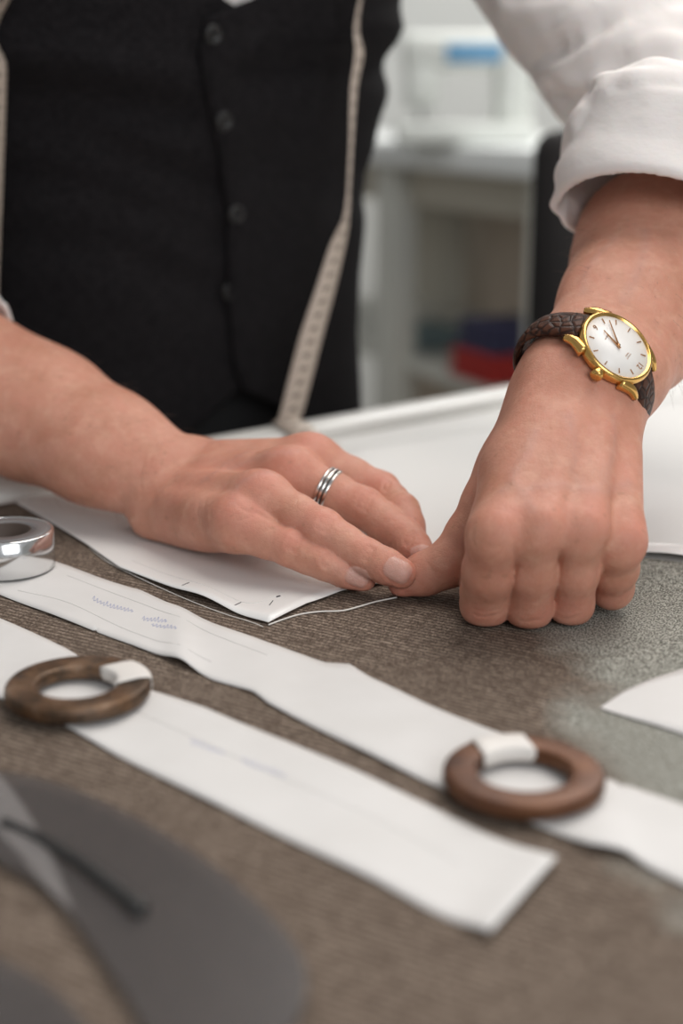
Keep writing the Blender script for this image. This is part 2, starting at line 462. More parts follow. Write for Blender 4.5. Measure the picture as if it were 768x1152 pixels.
# ------------------------------------------------------------------ the hand lying flat (ring hand)
def flat_hand():
    tip = dict(p=P(407, 651, .702), r=P(451, 645, .689), m=P(473, 625, .716), i=P(463, 604, .735))
    dip = dict(p=bone(tip['p'], 367, 634, .0185), r=bone(tip['r'], 412, 627, .0205), m=bone(tip['m'], 455, 604, .0195), i=bone(tip['i'], 452, 575, .019))
    pip = dict(p=bone(dip['p'], 328, 617, .020), r=bone(dip['r'], 363, 596, .027), m=bone(dip['m'], 410, 572, .0285), i=bone(dip['i'], 428, 553, .025))
    mcp = dict(p=bone(pip['p'], 268, 589, .033), r=bone(pip['r'], 297, 561, .040), m=bone(pip['m'], 328, 534, .044), i=bone(pip['i'], 352, 518, .041))
    W = P(182, 537, .800); E = P(-185, 340, .925); MID = P(40, 465, .842)
    ax = nrm(E - W)
    n0 = nrm(np.array((0, -.62, .78)))
    n = nrm(n0 - ax * (n0 @ ax)); s = np.cross(ax, n)        # s across the arm
    if s[1] > 0: s = -s                                       # towards the little finger
    lo = np.array((-.335, .60, T - .004)); hi = np.array((.075, .96, T + .165))
    F = Field(lo, hi, VOX); palm = F.new()
    # forearm
    chain(F, palm, [E, MID, P(112, 501, .817), W], [.043, .0365, .0325, .0285], .022, n, .80)
    chain(F, palm, [E - n * .006 - s * .006, MID - n * .008 - s * .005], [.040, .030], .03, n, .9)
    # wrist to knuckles
    wk = dict(p=W + s * .018 - n * .002 - ax * .012, r=W + s * .007 + n * .002 - ax * .014, m=W - s * .006 + n * .003 - ax * .014, i=W - s * .017 + n * .001 - ax * .012)
    rk = dict(p=.0122, r=.0120, m=.0124, i=.0124)
    for f in 'prmi':
        add_cap(F, palm, wk[f], mcp[f], .0138, rk[f], .010)
        add_cap(F, palm, W - n * .002, wk[f], .0195, .0145, .006)
    # palm side filler and the heel of the hand
    for f in 'prm':
        add_cap(F, palm, wk[f] - n * .010, mcp[f] - n * .009 + (mcp[f] - pip[f]) * .1, .013, .010, .010)
    add_cap(F, palm, W + s * .010 - n * .007 - ax * .026, (W + 2 * mcp['p']) / 3 - n * .006 + s * .003, .0125, .0125, .012)
    # ulna head
    add_cap(F, palm, W + s * .017 + n * .008 + ax * .022, W + s * .016 + n * .008 + ax * .026, .009, .009, .014)
    # knuckles and tendons
    for f in 'prmi':
        add_cap(F, palm, mcp[f] + n * .0032, mcp[f] + n * .0030 + (mcp[f] - pip[f]) * .12, .0088, .0085, .010)
        add_cap(F, palm, mcp[f] + n * .0078, wk[f] * .75 + mcp[f] * .25 + n * .0098, .0038, .0034, .009)
    fr = dict(p=(.0098, .0090, .0078, .0070), r=(.0104, .0098, .0086, .0076), m=(.0110, .0102, .0088, .0076), i=(.0108, .0100, .0088, .0078))
    tot = palm.copy()
    fingers = []
    for f in 'prmi':
        J = [mcp[f], pip[f], dip[f], tip[f]]; R = list(fr[f])
        arr = F.new()
        mid = lambda a, b, t: a + (b - a) * t
        pts = [J[0], mid(J[0], J[1], .55) - n * .0004, J[1] + n * .0004, mid(J[1], J[2], .5) - n * .0005, J[2], mid(J[2], J[3], .55), J[3]]
        rad = [R[0], R[0] * 1.03, R[1] * 1.02, R[1] * .93, R[2] * 1.02, R[2] * .97, R[3]]
        chain(F, arr, pts, rad, .004)
        fingers.append(arr)
        q = np.array(J); sl = F.sl(q.min(0) - .03, q.max(0) + .03)
        tot[sl] = np.minimum(tot[sl], smin(palm[sl], arr[sl], .010))
    # thumb tucked behind
    th = F.new()
    TJ = [P(232, 532, .812), P(330, 556, .815), P(382, 574, .806), P(420, 582, .795)]
    chain(F, th, TJ, [.015, .0125, .0105, .0085], .006)
    sl = F.sl(np.min(TJ, 0) - .03, np.max(TJ, 0) + .03)
    tot[sl] = smin(tot[sl], th[sl], .006); del th, fingers
    veins = []
    for pp, a in (([(229, 541), (245, 531), (262, 519), (284, 505)], .0007), ([(250, 531), (276, 521), (300, 512), (326, 508)], .0006),
                  ([(262, 566), (268, 548), (284, 536), (300, 531)], .0005)):
        veins.append((stroke(F, tot, pp, a * .75, .0030), .0026, .40))
    # web and skin creases
    for pp, a, w in (([(285, 575), (300, 583), (320, 592)], -.0007, .0009), ([(262, 562), (274, 574), (288, 577)], -.0004, .001), ([(268, 585), (280, 582), (290, 577)], -.0004, .001),
                     ([(232, 590), (229, 575), (232, 560)], -.0003, .0008), ([(226, 594), (222, 578), (224, 562)], -.0003, .0008), ([(239, 588), (236, 574), (240, 560)], -.00025, .0008),
                     ([(165, 512), (158, 535), (160, 560)], -.0003, .001), ([(181, 497), (170, 515), (168, 530)], -.0002, .001)):
        stroke(F, tot, pp, a, w)
    def wr(cx, cy, dx, dy, hw, k=3, gap=3.2, amp=.0006):
        L = math.hypot(dx, dy); dx /= L; dy /= L
        for i in range(k):
            o = (i - (k - 1) / 2) * gap
            x, y = cx + dx * o, cy + dy * o
            stroke(F, tot, [(x - dy * hw + dx * .8, y + dx * hw + dy * .8), (x + (-1 if i == 0 else 1 if i == k - 1 else 0) * dx * 1.2, y), (x + dy * hw + dx * .8, y - dx * hw + dy * .8)], -amp * 1.6, .0009)
    wr(330, 610, 62, 30, 9, 4, 3.6); wr(366, 630, 40, 18, 7, 3, 3)
    wr(366, 586, 62, 34, 11, 4, 3.8); wr(413, 622, 48, 30, 8, 3, 3.2)
    wr(410, 563, 80, 38, 10, 4, 3.8); wr(460, 605, 45, 32, 8, 3, 3)
    wr(434, 546, 60, 26, 6, 2, 3.6)
    nails = [nail(F, tot, 402, 649, tip['p'] - dip['p'], .0047, .0058, cv(.1, .2, -.5)), nail(F, tot, 447, 640, tip['r'] - dip['r'], .0054, .0066, cv(0, .2, -.5)),
             nail(F, tot, 478, 627, tip['m'] - dip['m'], .0054, .0064, cv(.8, .4, .1))]
    tot = -smin(-tot, -(np.float32(T + .0036) - F.xyz((slice(None),) * 3)[2] + np.zeros_like(tot)), .003)
    V, Q = surface_nets(tot, F.lo, VOX)
    reds = [(mcp[f] + n * .012, .013, .55) for f in 'prmi'] + [(pip[f] + n * .009, .009, .55) for f in 'prmi'] + [(dip[f] + n * .008, .007, .35) for f in 'prmi']
    reds += [(tip[f], .012, .6) for f in 'prmi'] + [(P(285, 577, .715), .012, .55), ((mcp['r'] + W) / 2, .03, .35), (W, .02, .2)]
    tint = finish_skin(V, reds, nails, veins)
    info = dict(mcp=mcp, pip=pip, dip=dip, tip=tip, W=W, E=E, ax=ax, n=n, s=s)
    return V, Q, tint, info

# ------------------------------------------------------------------ the fist with the thumb stretched out (watch hand)
def fist_hand():
    pip = dict(i=P(546, 679, .662), m=P(595, 683, .659), r=P(642, 679, .662), p=P(688, 661, .674))
    mcp = dict(i=bone(pip['i'], 556, 604, .046, -1), m=bone(pip['m'], 603, 597, .047, -1), r=bone(pip['r'], 650, 600, .045, -1), p=bone(pip['p'], 694, 614, .037, -1))
    W = P(667, 424, .702)
    ax = nrm(cv(.432, .533, .729)); E = W + ax * .235
    n0 = nrm(cv(.40, .485, -.777)); n = nrm(n0 - ax * (n0 @ ax)); s = np.cross(n, ax)
    if s @ RX < 0: s = -s                                     # towards the little finger
    lo = np.array((.015, .565, T - .004)); hi = np.array((.275, .86, T + .24))
    F = Field(lo, hi, VOX); palm = F.new()
    # forearm
    chain(F, palm, [E, W + ax * .13, W + ax * .06, W + ax * .015, W - ax * .012], [.040, .0475, .0380, .0325, .0315], .012, n, .74)
    chain(F, palm, [W + ax * .085 - s * .002, W + ax * .15 - s * .004], [.034, .047], .02, n, .92)
    chain(F, palm, [E * .5 + W * .5 + ax * .03 - n * .008 - s * .004, W + ax * .12 - n * .008 - s * .002], [.044, .036], .02, n, .85)
    wk = dict(i=W - s * .017 - ax * .012 - n * .001, m=W - s * .006 - ax * .014 + n * .002, r=W + s * .006 - ax * .014 + n * .002, p=W + s * .016 - ax * .012)
    rk = dict(i=.0128, m=.0128, r=.0122, p=.0118)
    for f in 'imrp':
        add_cap(F, palm, wk[f], mcp[f] + nrm(W - mcp[f]) * .002, .0150, rk[f] * .95, .009)
        add_cap(F, palm, wk[f] - n * .012, mcp[f] - n * .012 + nrm(W - mcp[f]) * .014, .014, .012, .009)
        add_cap(F, palm, mcp[f] + n * .0030, mcp[f] + n * .0030 + nrm(W - mcp[f]) * .004, .0102, .0098, .007)
        add_cap(F, palm, mcp[f] + n * .0085, wk[f] * .6 + mcp[f] * .4 + n * .0102, .0040, .0032, .010)
    add_cap(F, palm, W + s * .016 + ax * .018 + n * .008, W + s * .016 + ax * .024 + n * .008, .010, .010, .014)
    # thumb: metacarpal blended in the hand
    CM, TM, TI, TT = P(607, 462, .708), P(549, 566, .692), P(505, 634, .694), P(454, 656, .699)
    chain(F, palm, [CM, TM], [.0165, .0128], .013)
    add_cap(F, palm, (CM * .4 + TM * .6), mcp['i'] * .55 + wk['i'] * .45 - n * .010, .009, .011, .016)
    tot = palm.copy()
    back = dict(i=np.array((.02, 1, -.02)), m=np.array((.0, 1, -.02)), r=np.array((-.03, 1, 0)), p=np.array((-.35, .95, -.02)))
    R = dict(i=(.0119, .0113, .0098, .0086), m=(.0114, .0106, .0096, .0086), r=(.0110, .0102, .0092, .0082), p=(.0106, .0098, .0086, .0076))
    Ln = dict(i=(.026, .02), m=(.029, .02), r=(.027, .02), p=(.020, .018))
    for f in 'imrp':
        d0 = nrm(back[f]); dp = pip[f] + d0 * Ln[f][0] + np.array((0, 0, .002)); tp = dp + nrm(np.array((0, .35, .9))) * Ln[f][1]
        arr = F.new(); r = R[f]
        md = mcp[f] + (pip[f] - mcp[f]) * .5
        chain(F, arr, [mcp[f], md, pip[f]], [r[0], r[0] * 1.02, r[1]], .004)
        chain(F, arr, [pip[f], pip[f] * .5 + dp * .5, dp, tp], [r[1], r[1] * .93, r[2], r[3]], .004)
        q = np.array([mcp[f], pip[f], dp, tp]); sl = F.sl(q.min(0) - .03, q.max(0) + .03)
        tot[sl] = np.minimum(tot[sl], smin(palm[sl], arr[sl], .005))
    th = F.new()
    chain(F, th, [TM, TM * .5 + TI * .5, TI, TI * .45 + TT * .55, TT], [.0118, .0104, .0110, .0100, .0078], .005)
    sl = F.sl(np.min([TM, TI, TT], 0) - .03, np.max([TM, TI, TT], 0) + .03)
    tot[sl] = np.minimum(tot[sl], smin(palm[sl], th[sl], .005)); del th
    veins = []
    for pp, a in (([(601, 486), (592, 512), (578, 536), (588, 556)], .0008), ([(588, 553), (606, 548), (626, 545), (650, 550), (676, 551), (706, 545)], .0007),
                  ([(566, 552), (578, 542), (590, 560), (598, 574)], .0005), ([(640, 470), (648, 500), (644, 530), (652, 548)], .0005), ([(690, 470), (688, 510), (676, 550)], .0005),
                  ([(655, 330), (662, 300), (690, 270)], .0004), ([(700, 340), (720, 300), (726, 260)], .0004)):
        veins.append((stroke(F, tot, pp, a * .6, .0032), .0028, .42))
    for pp, a, w in (([(533, 590), (531, 606), (537, 620)], -.0006, .0011), ([(540, 612), (556, 616), (570, 614)], -.0002, .0008),
                     ([(529, 690), (545, 694), (562, 691)], -.0004, .0007), ([(580, 697), (595, 699), (612, 696)], -.0004, .0007), ([(628, 694), (642, 696), (656, 691)], -.0004, .0007),
                     ([(531, 684), (545, 688), (561, 685)], -.00025, .0007), ([(484, 640), (492, 650), (503, 652)], -.0004, .0008), ([(481, 634), (488, 642), (496, 646)], -.0003, .0008),
                     ([(578, 616), (579, 630), (578, 650)], -.0013, .0011), ([(629, 620), (628, 636), (626, 656)], -.0013, .0011), ([(680, 612), (676, 630), (671, 652)], -.0015, .0012)):
        stroke(F, tot, pp, a, w)
    tot = -smin(-tot, -(np.float32(T + .0022) - F.xyz((slice(None),) * 3)[2] + np.zeros_like(tot)), .003)
    V, Q = surface_nets(tot, F.lo, VOX)
    reds = [(mcp[f] + n * .010 + ax * .002, .010, .55) for f in 'imrp'] + [(pip[f] - cv(0, 0, .006), .012, .35) for f in 'imrp']
    reds += [(TT, .014, .8), (TI, .012, .35), (P(640, 520, .68), .035, .35), ((mcp['i'] + pip['i']) / 2, .015, .3)]
    tint = finish_skin(V, reds, [], veins)
    return V, Q, tint, dict(mcp=mcp, pip=pip, W=W, E=E, ax=ax, n=n, s=s)

hv1, hq1, ht1, RH = flat_hand()
hv2, hq2, ht2, LH = fist_hand()
# ------------------------------------------------------------------ torso frame
FACE = np.array((.62, -.785, 0)); FACE /= np.linalg.norm(FACE)
LEFT = np.array((-FACE[1], FACE[0], 0))                        # his left
BC = np.array((-.155, 1.165, T))
HT = np.array((-.30, -.15, 0, .10, .20, .30, .42, .52, .60))
HW = np.array((.185, .180, .172, .164, .167, .180, .198, .195, .10))
HD = np.array((.120, .122, .124, .124, .126, .128, .126, .110, .08))
def torso(th, h, off=0.0):
    """th: angle from the front towards his left, h: height over the table."""
    w = np.interp(h, HT, HW) + off; d = np.interp(h, HT, HD) + off
    lean = .13 * max(h - .05, 0)
    c, s = math.cos(th), math.sin(th); e = .86
    f = math.copysign(abs(c) ** e, c) * d; l = math.copysign(abs(s) ** e, s) * w
    return BC + FACE * (f + lean) + LEFT * l + np.array((0, 0, h))
def on_torso(px, py, off=0.0):
    """(th, h) of the torso point seen at px,py"""
    best = None
    for th in np.radians(np.arange(-110, 111, 1.0)):
        for h in np.arange(-.06, .34, .004):
            q = pix(torso(th, h, off)); e = (q[0] - px) ** 2 + (q[1] - py) ** 2
            if best is None or e < best[0]: best = (e, th, h)
    return best[1], best[2]

# ------------------------------------------------------------------ the person
SHL = BC + LEFT * .175 + FACE * .075 + np.array((0, 0, .52)); SHR = BC - LEFT * .215 + FACE * .02 + np.array((0, 0, .52))
def coarse_body():
    vox = .009
    F = Field(BC + np.array((-.45, -.45, -.92)), BC + np.array((.55, .40, .76)), vox); a = F.new()
    z = np.array((0, 0, 1.))
    for h0, h1 in zip(HT[:-1], HT[1:]):
        c0, c1 = BC + FACE * .13 * max(h0 - .05, 0) + z * h0, BC + FACE * .13 * max(h1 - .05, 0) + z * h1
        for k in (-.5, 0, .5):
            add_cap(F, a, c0 + LEFT * np.interp(h0, HT, HW) * k * .9, c1 + LEFT * np.interp(h1, HT, HW) * k * .9, np.interp(h0, HT, HD) * .66, np.interp(h1, HT, HD) * .66, .03)
    for sgn, SH, E in ((1, SHL, LH['E']), (-1, SHR, RH['E'])):
        chain(F, a, [BC + FACE * .06 + LEFT * sgn * .08 + z * .50, SH, E], [.060, .040, .034], .02)
        hip = BC + LEFT * sgn * .09 + z * (-.12); knee = BC + LEFT * sgn * .11 + FACE * .01 + z * (-.44); ank = BC + LEFT * sgn * .12 - FACE * .01 + z * (-.82)
        chain(F, a, [hip, knee, ank], [.088, .058, .04], .03)
        add_cap(F, a, ank - z * .03, ank + FACE * .14 - z * .045, .035, .03, .02)
    add_cap(F, a, BC + FACE * .07 + z * .56, BC + FACE * .09 + z * .66, .058, .055, .04)
    return surface_nets(a, F.lo, vox)
hv3, hq3 = coarse_body()
ht3 = np.zeros((len(hv3), 4), np.float32); ht3[:, 3] = 1
PV = np.vstack([hv1, hv2, hv3]); PQ = np.vstack([hq1, hq2 + len(hv1), hq3 + len(hv1) + len(hv2)])
me = np_mesh('person', PV, PQ)
att = me.color_attributes.new('tint', 'FLOAT_COLOR', 'POINT')
att.data.foreach_set('color', np.vstack([ht1, ht2, ht3]).ravel())
person = fin('person', me, M['skin'])
tag(person, 'person in black vest and rolled white sleeves pressing both hands on the cloth', 'person')

# fine hairs on the forearms -----------------------------------------
def arm_hair():
    r = random.Random(11); parts = []
    for V0, Q0, inf, num, lo_t, hi_t in ((hv1, hq1, RH, 170, -.005, .19), (hv2, hq2, LH, 170, .030, .13)):
        t = (V0 - inf['W']) @ inf['ax']; cand = np.nonzero((t > lo_t) & (t < hi_t))[0]
        A = V0[Q0]; fn = np.cross(A[:, 1] - A[:, 0], A[:, 2] - A[:, 0]); vn = np.zeros_like(V0)
        for k in range(4): np.add.at(vn, Q0[:, k], fn)
        for _ in range(num):
            i = cand[r.randrange(len(cand))]; nv = nrm(vn[i])
            if nv @ inf['n'] < -.35: continue
            p = V0[i]; d = nrm(-inf['ax'] * 1.0 + nv * .35 + inf['s'] * r.uniform(-.5, .5)); Ls = r.uniform(.006, .013)
            pts = [p, p + d * Ls * .5 + nv * Ls * .10, p + d * Ls + nv * Ls * .12]
            parts.append(tube(pts, [.00006, .00005, .00002], 3, False))
    o = mobj('arm_hair', *merge(parts), M['hair'], person); o['kind'] = 'stuff'; o['label'] = 'fine hairs on the forearms'
arm_hair()
# vest -------------------------------------------------------------
TH0, _h = on_torso(247, 200); TH_N, HN = on_torso(262, 436)
_, HV = on_torso(258, 20)
def hem(th):
    return max(HN - abs(th - TH_N) * .135 - .10 * max(abs(th - TH_N) - .25, 0), HN - .105)
def top(th):
    a = abs(math.degrees(math.atan2(math.sin(th - TH_N), math.cos(th - TH_N))))
    return np.interp(a, (0, 8, 32, 55, 70, 110, 125, 180), (HV - .003, HV + .012, .52, .56, .42, .42, .56, .57))
FOLDS = []
for pp, amp, w in (([(0, 98), (90, 112), (200, 128)], .006, .014), ([(0, 128), (120, 160), (235, 215)], .005, .014), ([(0, 190), (120, 215), (235, 262)], .004, .014),
                   ([(280, 85), (335, 71), (375, 62)], .004, .012), ([(0, 60), (100, 70), (190, 88)], -.004, .012), ([(300, 110), (360, 112), (395, 104)], -.002, .012),
                   ([(270, 60), (320, 52), (380, 30)], -.004, .010), ([(0, 260), (120, 275), (240, 330)], .003, .016), ([(290, 180), (330, 205), (365, 222)], .003, .014)):
    FOLDS.append((np.array([on_torso(*q) for q in lin(pp, np.linspace(0, 1, 9))]), amp, w))
def fold(th, h):
    o = 0
    for q, amp, w in FOLDS:
        d = np.sqrt(((q[:, 0] - th) * .15) ** 2 + (q[:, 1] - h) ** 2)
        # distance to the polyline
        best = 1
        for i in range(len(q) - 1):
            ax_, ay = q[i, 0] * .15, q[i, 1]; bx, by = q[i + 1, 0] * .15 - ax_, q[i + 1, 1] - ay
            t = np.clip(((th * .15 - ax_) * bx + (h - ay) * by) / (bx * bx + by * by + 1e-9), 0, 1)
            best = min(best, math.hypot(th * .15 - ax_ - t * bx, h - ay - t * by))
        o += 1.6 * amp * math.exp(-(best / w) ** 2)
    return o
EDGE = [(0.0, on_torso(222, 26)[0]), ]
ek = np.array([on_torso(*q) for q in ((221, 30), (216, 60), (226, 110), (239, 170), (246, 240), (249, 320), (252, 400), (262, 436))])
o_ = np.argsort(ek[:, 1]); ek = ek[o_]
def edge_th(h): return float(np.interp(h, ek[:, 1], ek[:, 0]))
NT, NH = 190, 90
V = []; Fc = []
for i in range(NT + 1):
    u = i / NT
    for j in range(NH + 1):
        v = j / NH
        th_m = TH_N + .004 + u * (2 * math.pi + .10)
        h = hem(th_m if u < .5 else th_m - 2 * math.pi) ; tp_ = top(th_m)
        h = h + (tp_ - h) * v
        th = th_m + (edge_th(h) - TH_N) * max(0, 1 - u * 10)
        off = .010 + .0035 * max(0, 1 - u * 7) + .0012 * math.exp(-((u - .010) / .008) ** 2) - .002 * max(0, (u - .97) / .03)
        off -= fold(th if u < .5 else th - 2 * math.pi, h) * (1 if u > .012 else .5)
        V.append(torso(th, h, off))
for i in range(NT):
    for j in range(NH):
        a = i * (NH + 1) + j; Fc.append((a, a + NH + 1, a + NH + 2, a + 1))
vest = mobj('vest', V, Fc, M['vest'], person)
md = vest.modifiers.new('thick', 'SOLIDIFY'); md.thickness = .0025; md.offset = -1
vest['label'] = 'black wool vest'
def frame_at(th, h, off):
    p = torso(th, h, off); a = torso(th + .02, h, off) - p; b2 = torso(th, h + .01, off) - p
    n = nrm(np.cross(nrm(a), nrm(b2))); t = nrm(a - n * (a @ n)); return p, t, np.cross(n, t), n
for px, py in ((238, 37), (252, 137), (264, 240), (260, 329)):
    th, h = on_torso(px, py, .012); p, t, b2, n = frame_at(th, h, .0128 - fold(th, h))
    if n @ FW > 0: n = -n; t = -t
    prof = [(.0, .0024), (.0036, .0022), (.0047, .0033), (.0060, .0031), (.0067, .0018), (.0062, .0004), (0.0, .0002)]
    v, f = lathe(prof, 28, p, (t, np.cross(n, t), n), closed=False)
    bt = mobj('button', v, f, M['button'], vest)
    hs = []
    for a, c in ((-.0016, -.0016), (.0016, -.0016), (.0016, .0016), (-.0016, .0016)):
        hs.append(tube([p + t * a + np.cross(n, t) * c + n * .0027, p + t * a + np.cross(n, t) * c + n * .0034], .0007, 8))
    mobj('buttonhole', *merge(hs), M['trousers'], bt)

# trousers ----------------------------------------------------------
def trousers():
    vox = .008
    F = Field(BC + np.array((-.32, -.30, -.90)), BC + np.array((.32, .28, .10)), vox); a = F.new(); z = np.array((0, 0, 1.))
    for k in (-.45, 0, .45):
        add_cap(F, a, BC + LEFT * .155 * k + z * .03, BC + LEFT * .175 * k - z * .13, .107, .110, .03)
    for sgn in (1, -1):
        chain(F, a, [BC + LEFT * sgn * .085 - z * .13, BC + LEFT * sgn * .11 - z * .46, BC + LEFT * sgn * .12 - z * .83], [.105, .082, .072], .03)
    return surface_nets(a, F.lo, vox)
v, q = trousers(); me = np_mesh('trousers', v, q); fin('trousers', me, M['trousers'], person)

# shirt: the piece in the vest opening, then sleeves -----------------
V = []; Fc = []
A_, B_ = 40, 30
for i in range(A_ + 1):
    for j in range(B_ + 1):
        th = TH_N + (-.32 + .64 * i / A_); h = HV - .015 + .26 * j / B_
        V.append(torso(th, h, -.001 + .0035 * math.sin(th * 46 + h * 40) * math.sin(h * 60 + th * 9) + .005 * math.exp(-((th - TH_N - .03) / .03) ** 2)))
for i in range(A_):
    for j in range(B_):
        a = i * (B_ + 1) + j; Fc.append((a, a + B_ + 1, a + B_ + 2, a + 1))
shirt = mobj('shirt', V, Fc, M['shirt'], person)
md = shirt.modifiers.new('thick', 'SOLIDIFY'); md.thickness = .001
def sleeve(cuff_c, cuff_ax, cuff_r, elbow, shoulder, r_el, r_sh, ridges, lo, hi, band=.05, vox=.0019):
    F = Field(lo, hi, vox); a = F.new(); cax = nrm(cuff_ax)
    upper = cuff_c + cax * band
    chain(F, a, [upper - cax * .012, elbow, shoulder], [cuff_r * .965, r_el, r_sh], .03)
    # long folds in the cloth
    X, Y, Z = F.xyz((slice(None),) * 3)
    g = F.new()
    # cuff band: an open turned-up cylinder
    x, y, z = X - cuff_c[0], Y - cuff_c[1], Z - cuff_c[2]
    t = x * cax[0] + y * cax[1] + z * cax[2]
    rr = np.sqrt(np.maximum(x * x + y * y + z * z - t * t, 0))
    rad = cuff_r + .0035 * np.sin(5 * np.arctan2(x * .6 + y * .8, z + .3 * x) + 40 * t) * .35 - (t / band) * .002
    cy_ = np.maximum(rr - rad, np.abs(t - band * .5) - band * .5) 
    q1, q2 = np.maximum(rr - rad + .004, 0), np.maximum(np.abs(t - band * .5) - band * .5 + .004, 0)
    cy_ = np.minimum(np.maximum(rr - rad, np.abs(t - band * .5) - band * .5), 0) * 0 + np.where((q1 > 0) & (q2 > 0), np.sqrt(q1 * q1 + q2 * q2) - .004, np.maximum(rr - rad, np.abs(t - band * .5) - band * .5))
    cut = np.maximum(rr - (cuff_r - .0035), -(.07 - t)) * 1.0
    for pp, amp, w in ridges: stroke(F, a, pp, amp * 1.25, w * 1.1)
    wob = .0014 * np.sin(95 * X + 60 * Z + 3 * np.sin(40 * Y)) * np.sin(70 * Z - 50 * X + 2 * np.sin(60 * X)) + .0008 * np.sin(170 * Z + 110 * X) * np.sin(60 * X - 140 * Y)
    a += wob
    a = smin(a, cy_, .003)
    hollow = np.maximum(rr - (rad - .0052), t - band * .86); hollow = np.maximum(hollow, -.2 - t)
    a = np.maximum(a, -hollow)
    return surface_nets(a, F.lo, vox)
zz = np.array((0, 0, 1.))
Lc = P(726, 244, .780); Lax = cv(.20, .95, .20)
Lel = LH['E'] + cv(.012, .006, .01)
ridges = [([(572, 92), (600, 88), (640, 72), (690, 45), (745, 8)], .0060, .0055), ([(586, 74), (600, 62), (640, 44)], -.0070, .0075),
          ([(590, 70), (606, 52), (640, 24), (668, 6)], .0048, .0050), ([(612, 70), (650, 52), (690, 22)], -.0030, .0050), ([(556, 8), (590, 14), (640, 4)], .0040, .0060),
          ([(620, 86), (650, 96), (700, 88), (768, 84)], .0040, .0060), ([(600, 102), (640, 110), (668, 108)], -.0050, .0060), ([(640, 158), (652, 132), (672, 108), (700, 92)], .0040, .0050),
          ([(655, 150), (664, 132), (690, 112)], -.0035, .0050), ([(610, 118), (628, 138), (636, 156)], -.0040, .0045), ([(700, 60), (740, 48), (790, 50)], .0030, .006), ([(690, 100), (700, 112), (712, 112)], -.0030, .005),
          ([(700, 30), (740, 10), (780, -5)], -.0030, .006)]
v, q = sleeve(Lc, Lax, .0530, Lel, SHL, .054, .066, ridges, np.array((-.02, .58, T + .12)), np.array((.36, 1.10, T + .46)))
me = np_mesh('sleeve', v, q); sl_o = fin('sleeve', me, M['shirt'], shirt)
Rax = nrm(RH['E'] - RH['W']); Rc = RH['W'] + Rax * (np.linalg.norm(RH['E'] - RH['W']) * .585)
while pix(Rc - Rax * 0 + zz * .045)[0] > -18: Rc = Rc + Rax * .002
v, q = sleeve(Rc, Rax, .052, RH['E'] + Rax * .03, SHR, .060, .080, [], np.minimum(np.minimum(Rc, RH['E']), SHR) - .12, np.maximum(np.maximum(Rc, RH['E']), SHR) + .10, vox=.004)
me = np_mesh('sleeve', v, q); fin('sleeve', me, M['shirt'], shirt)

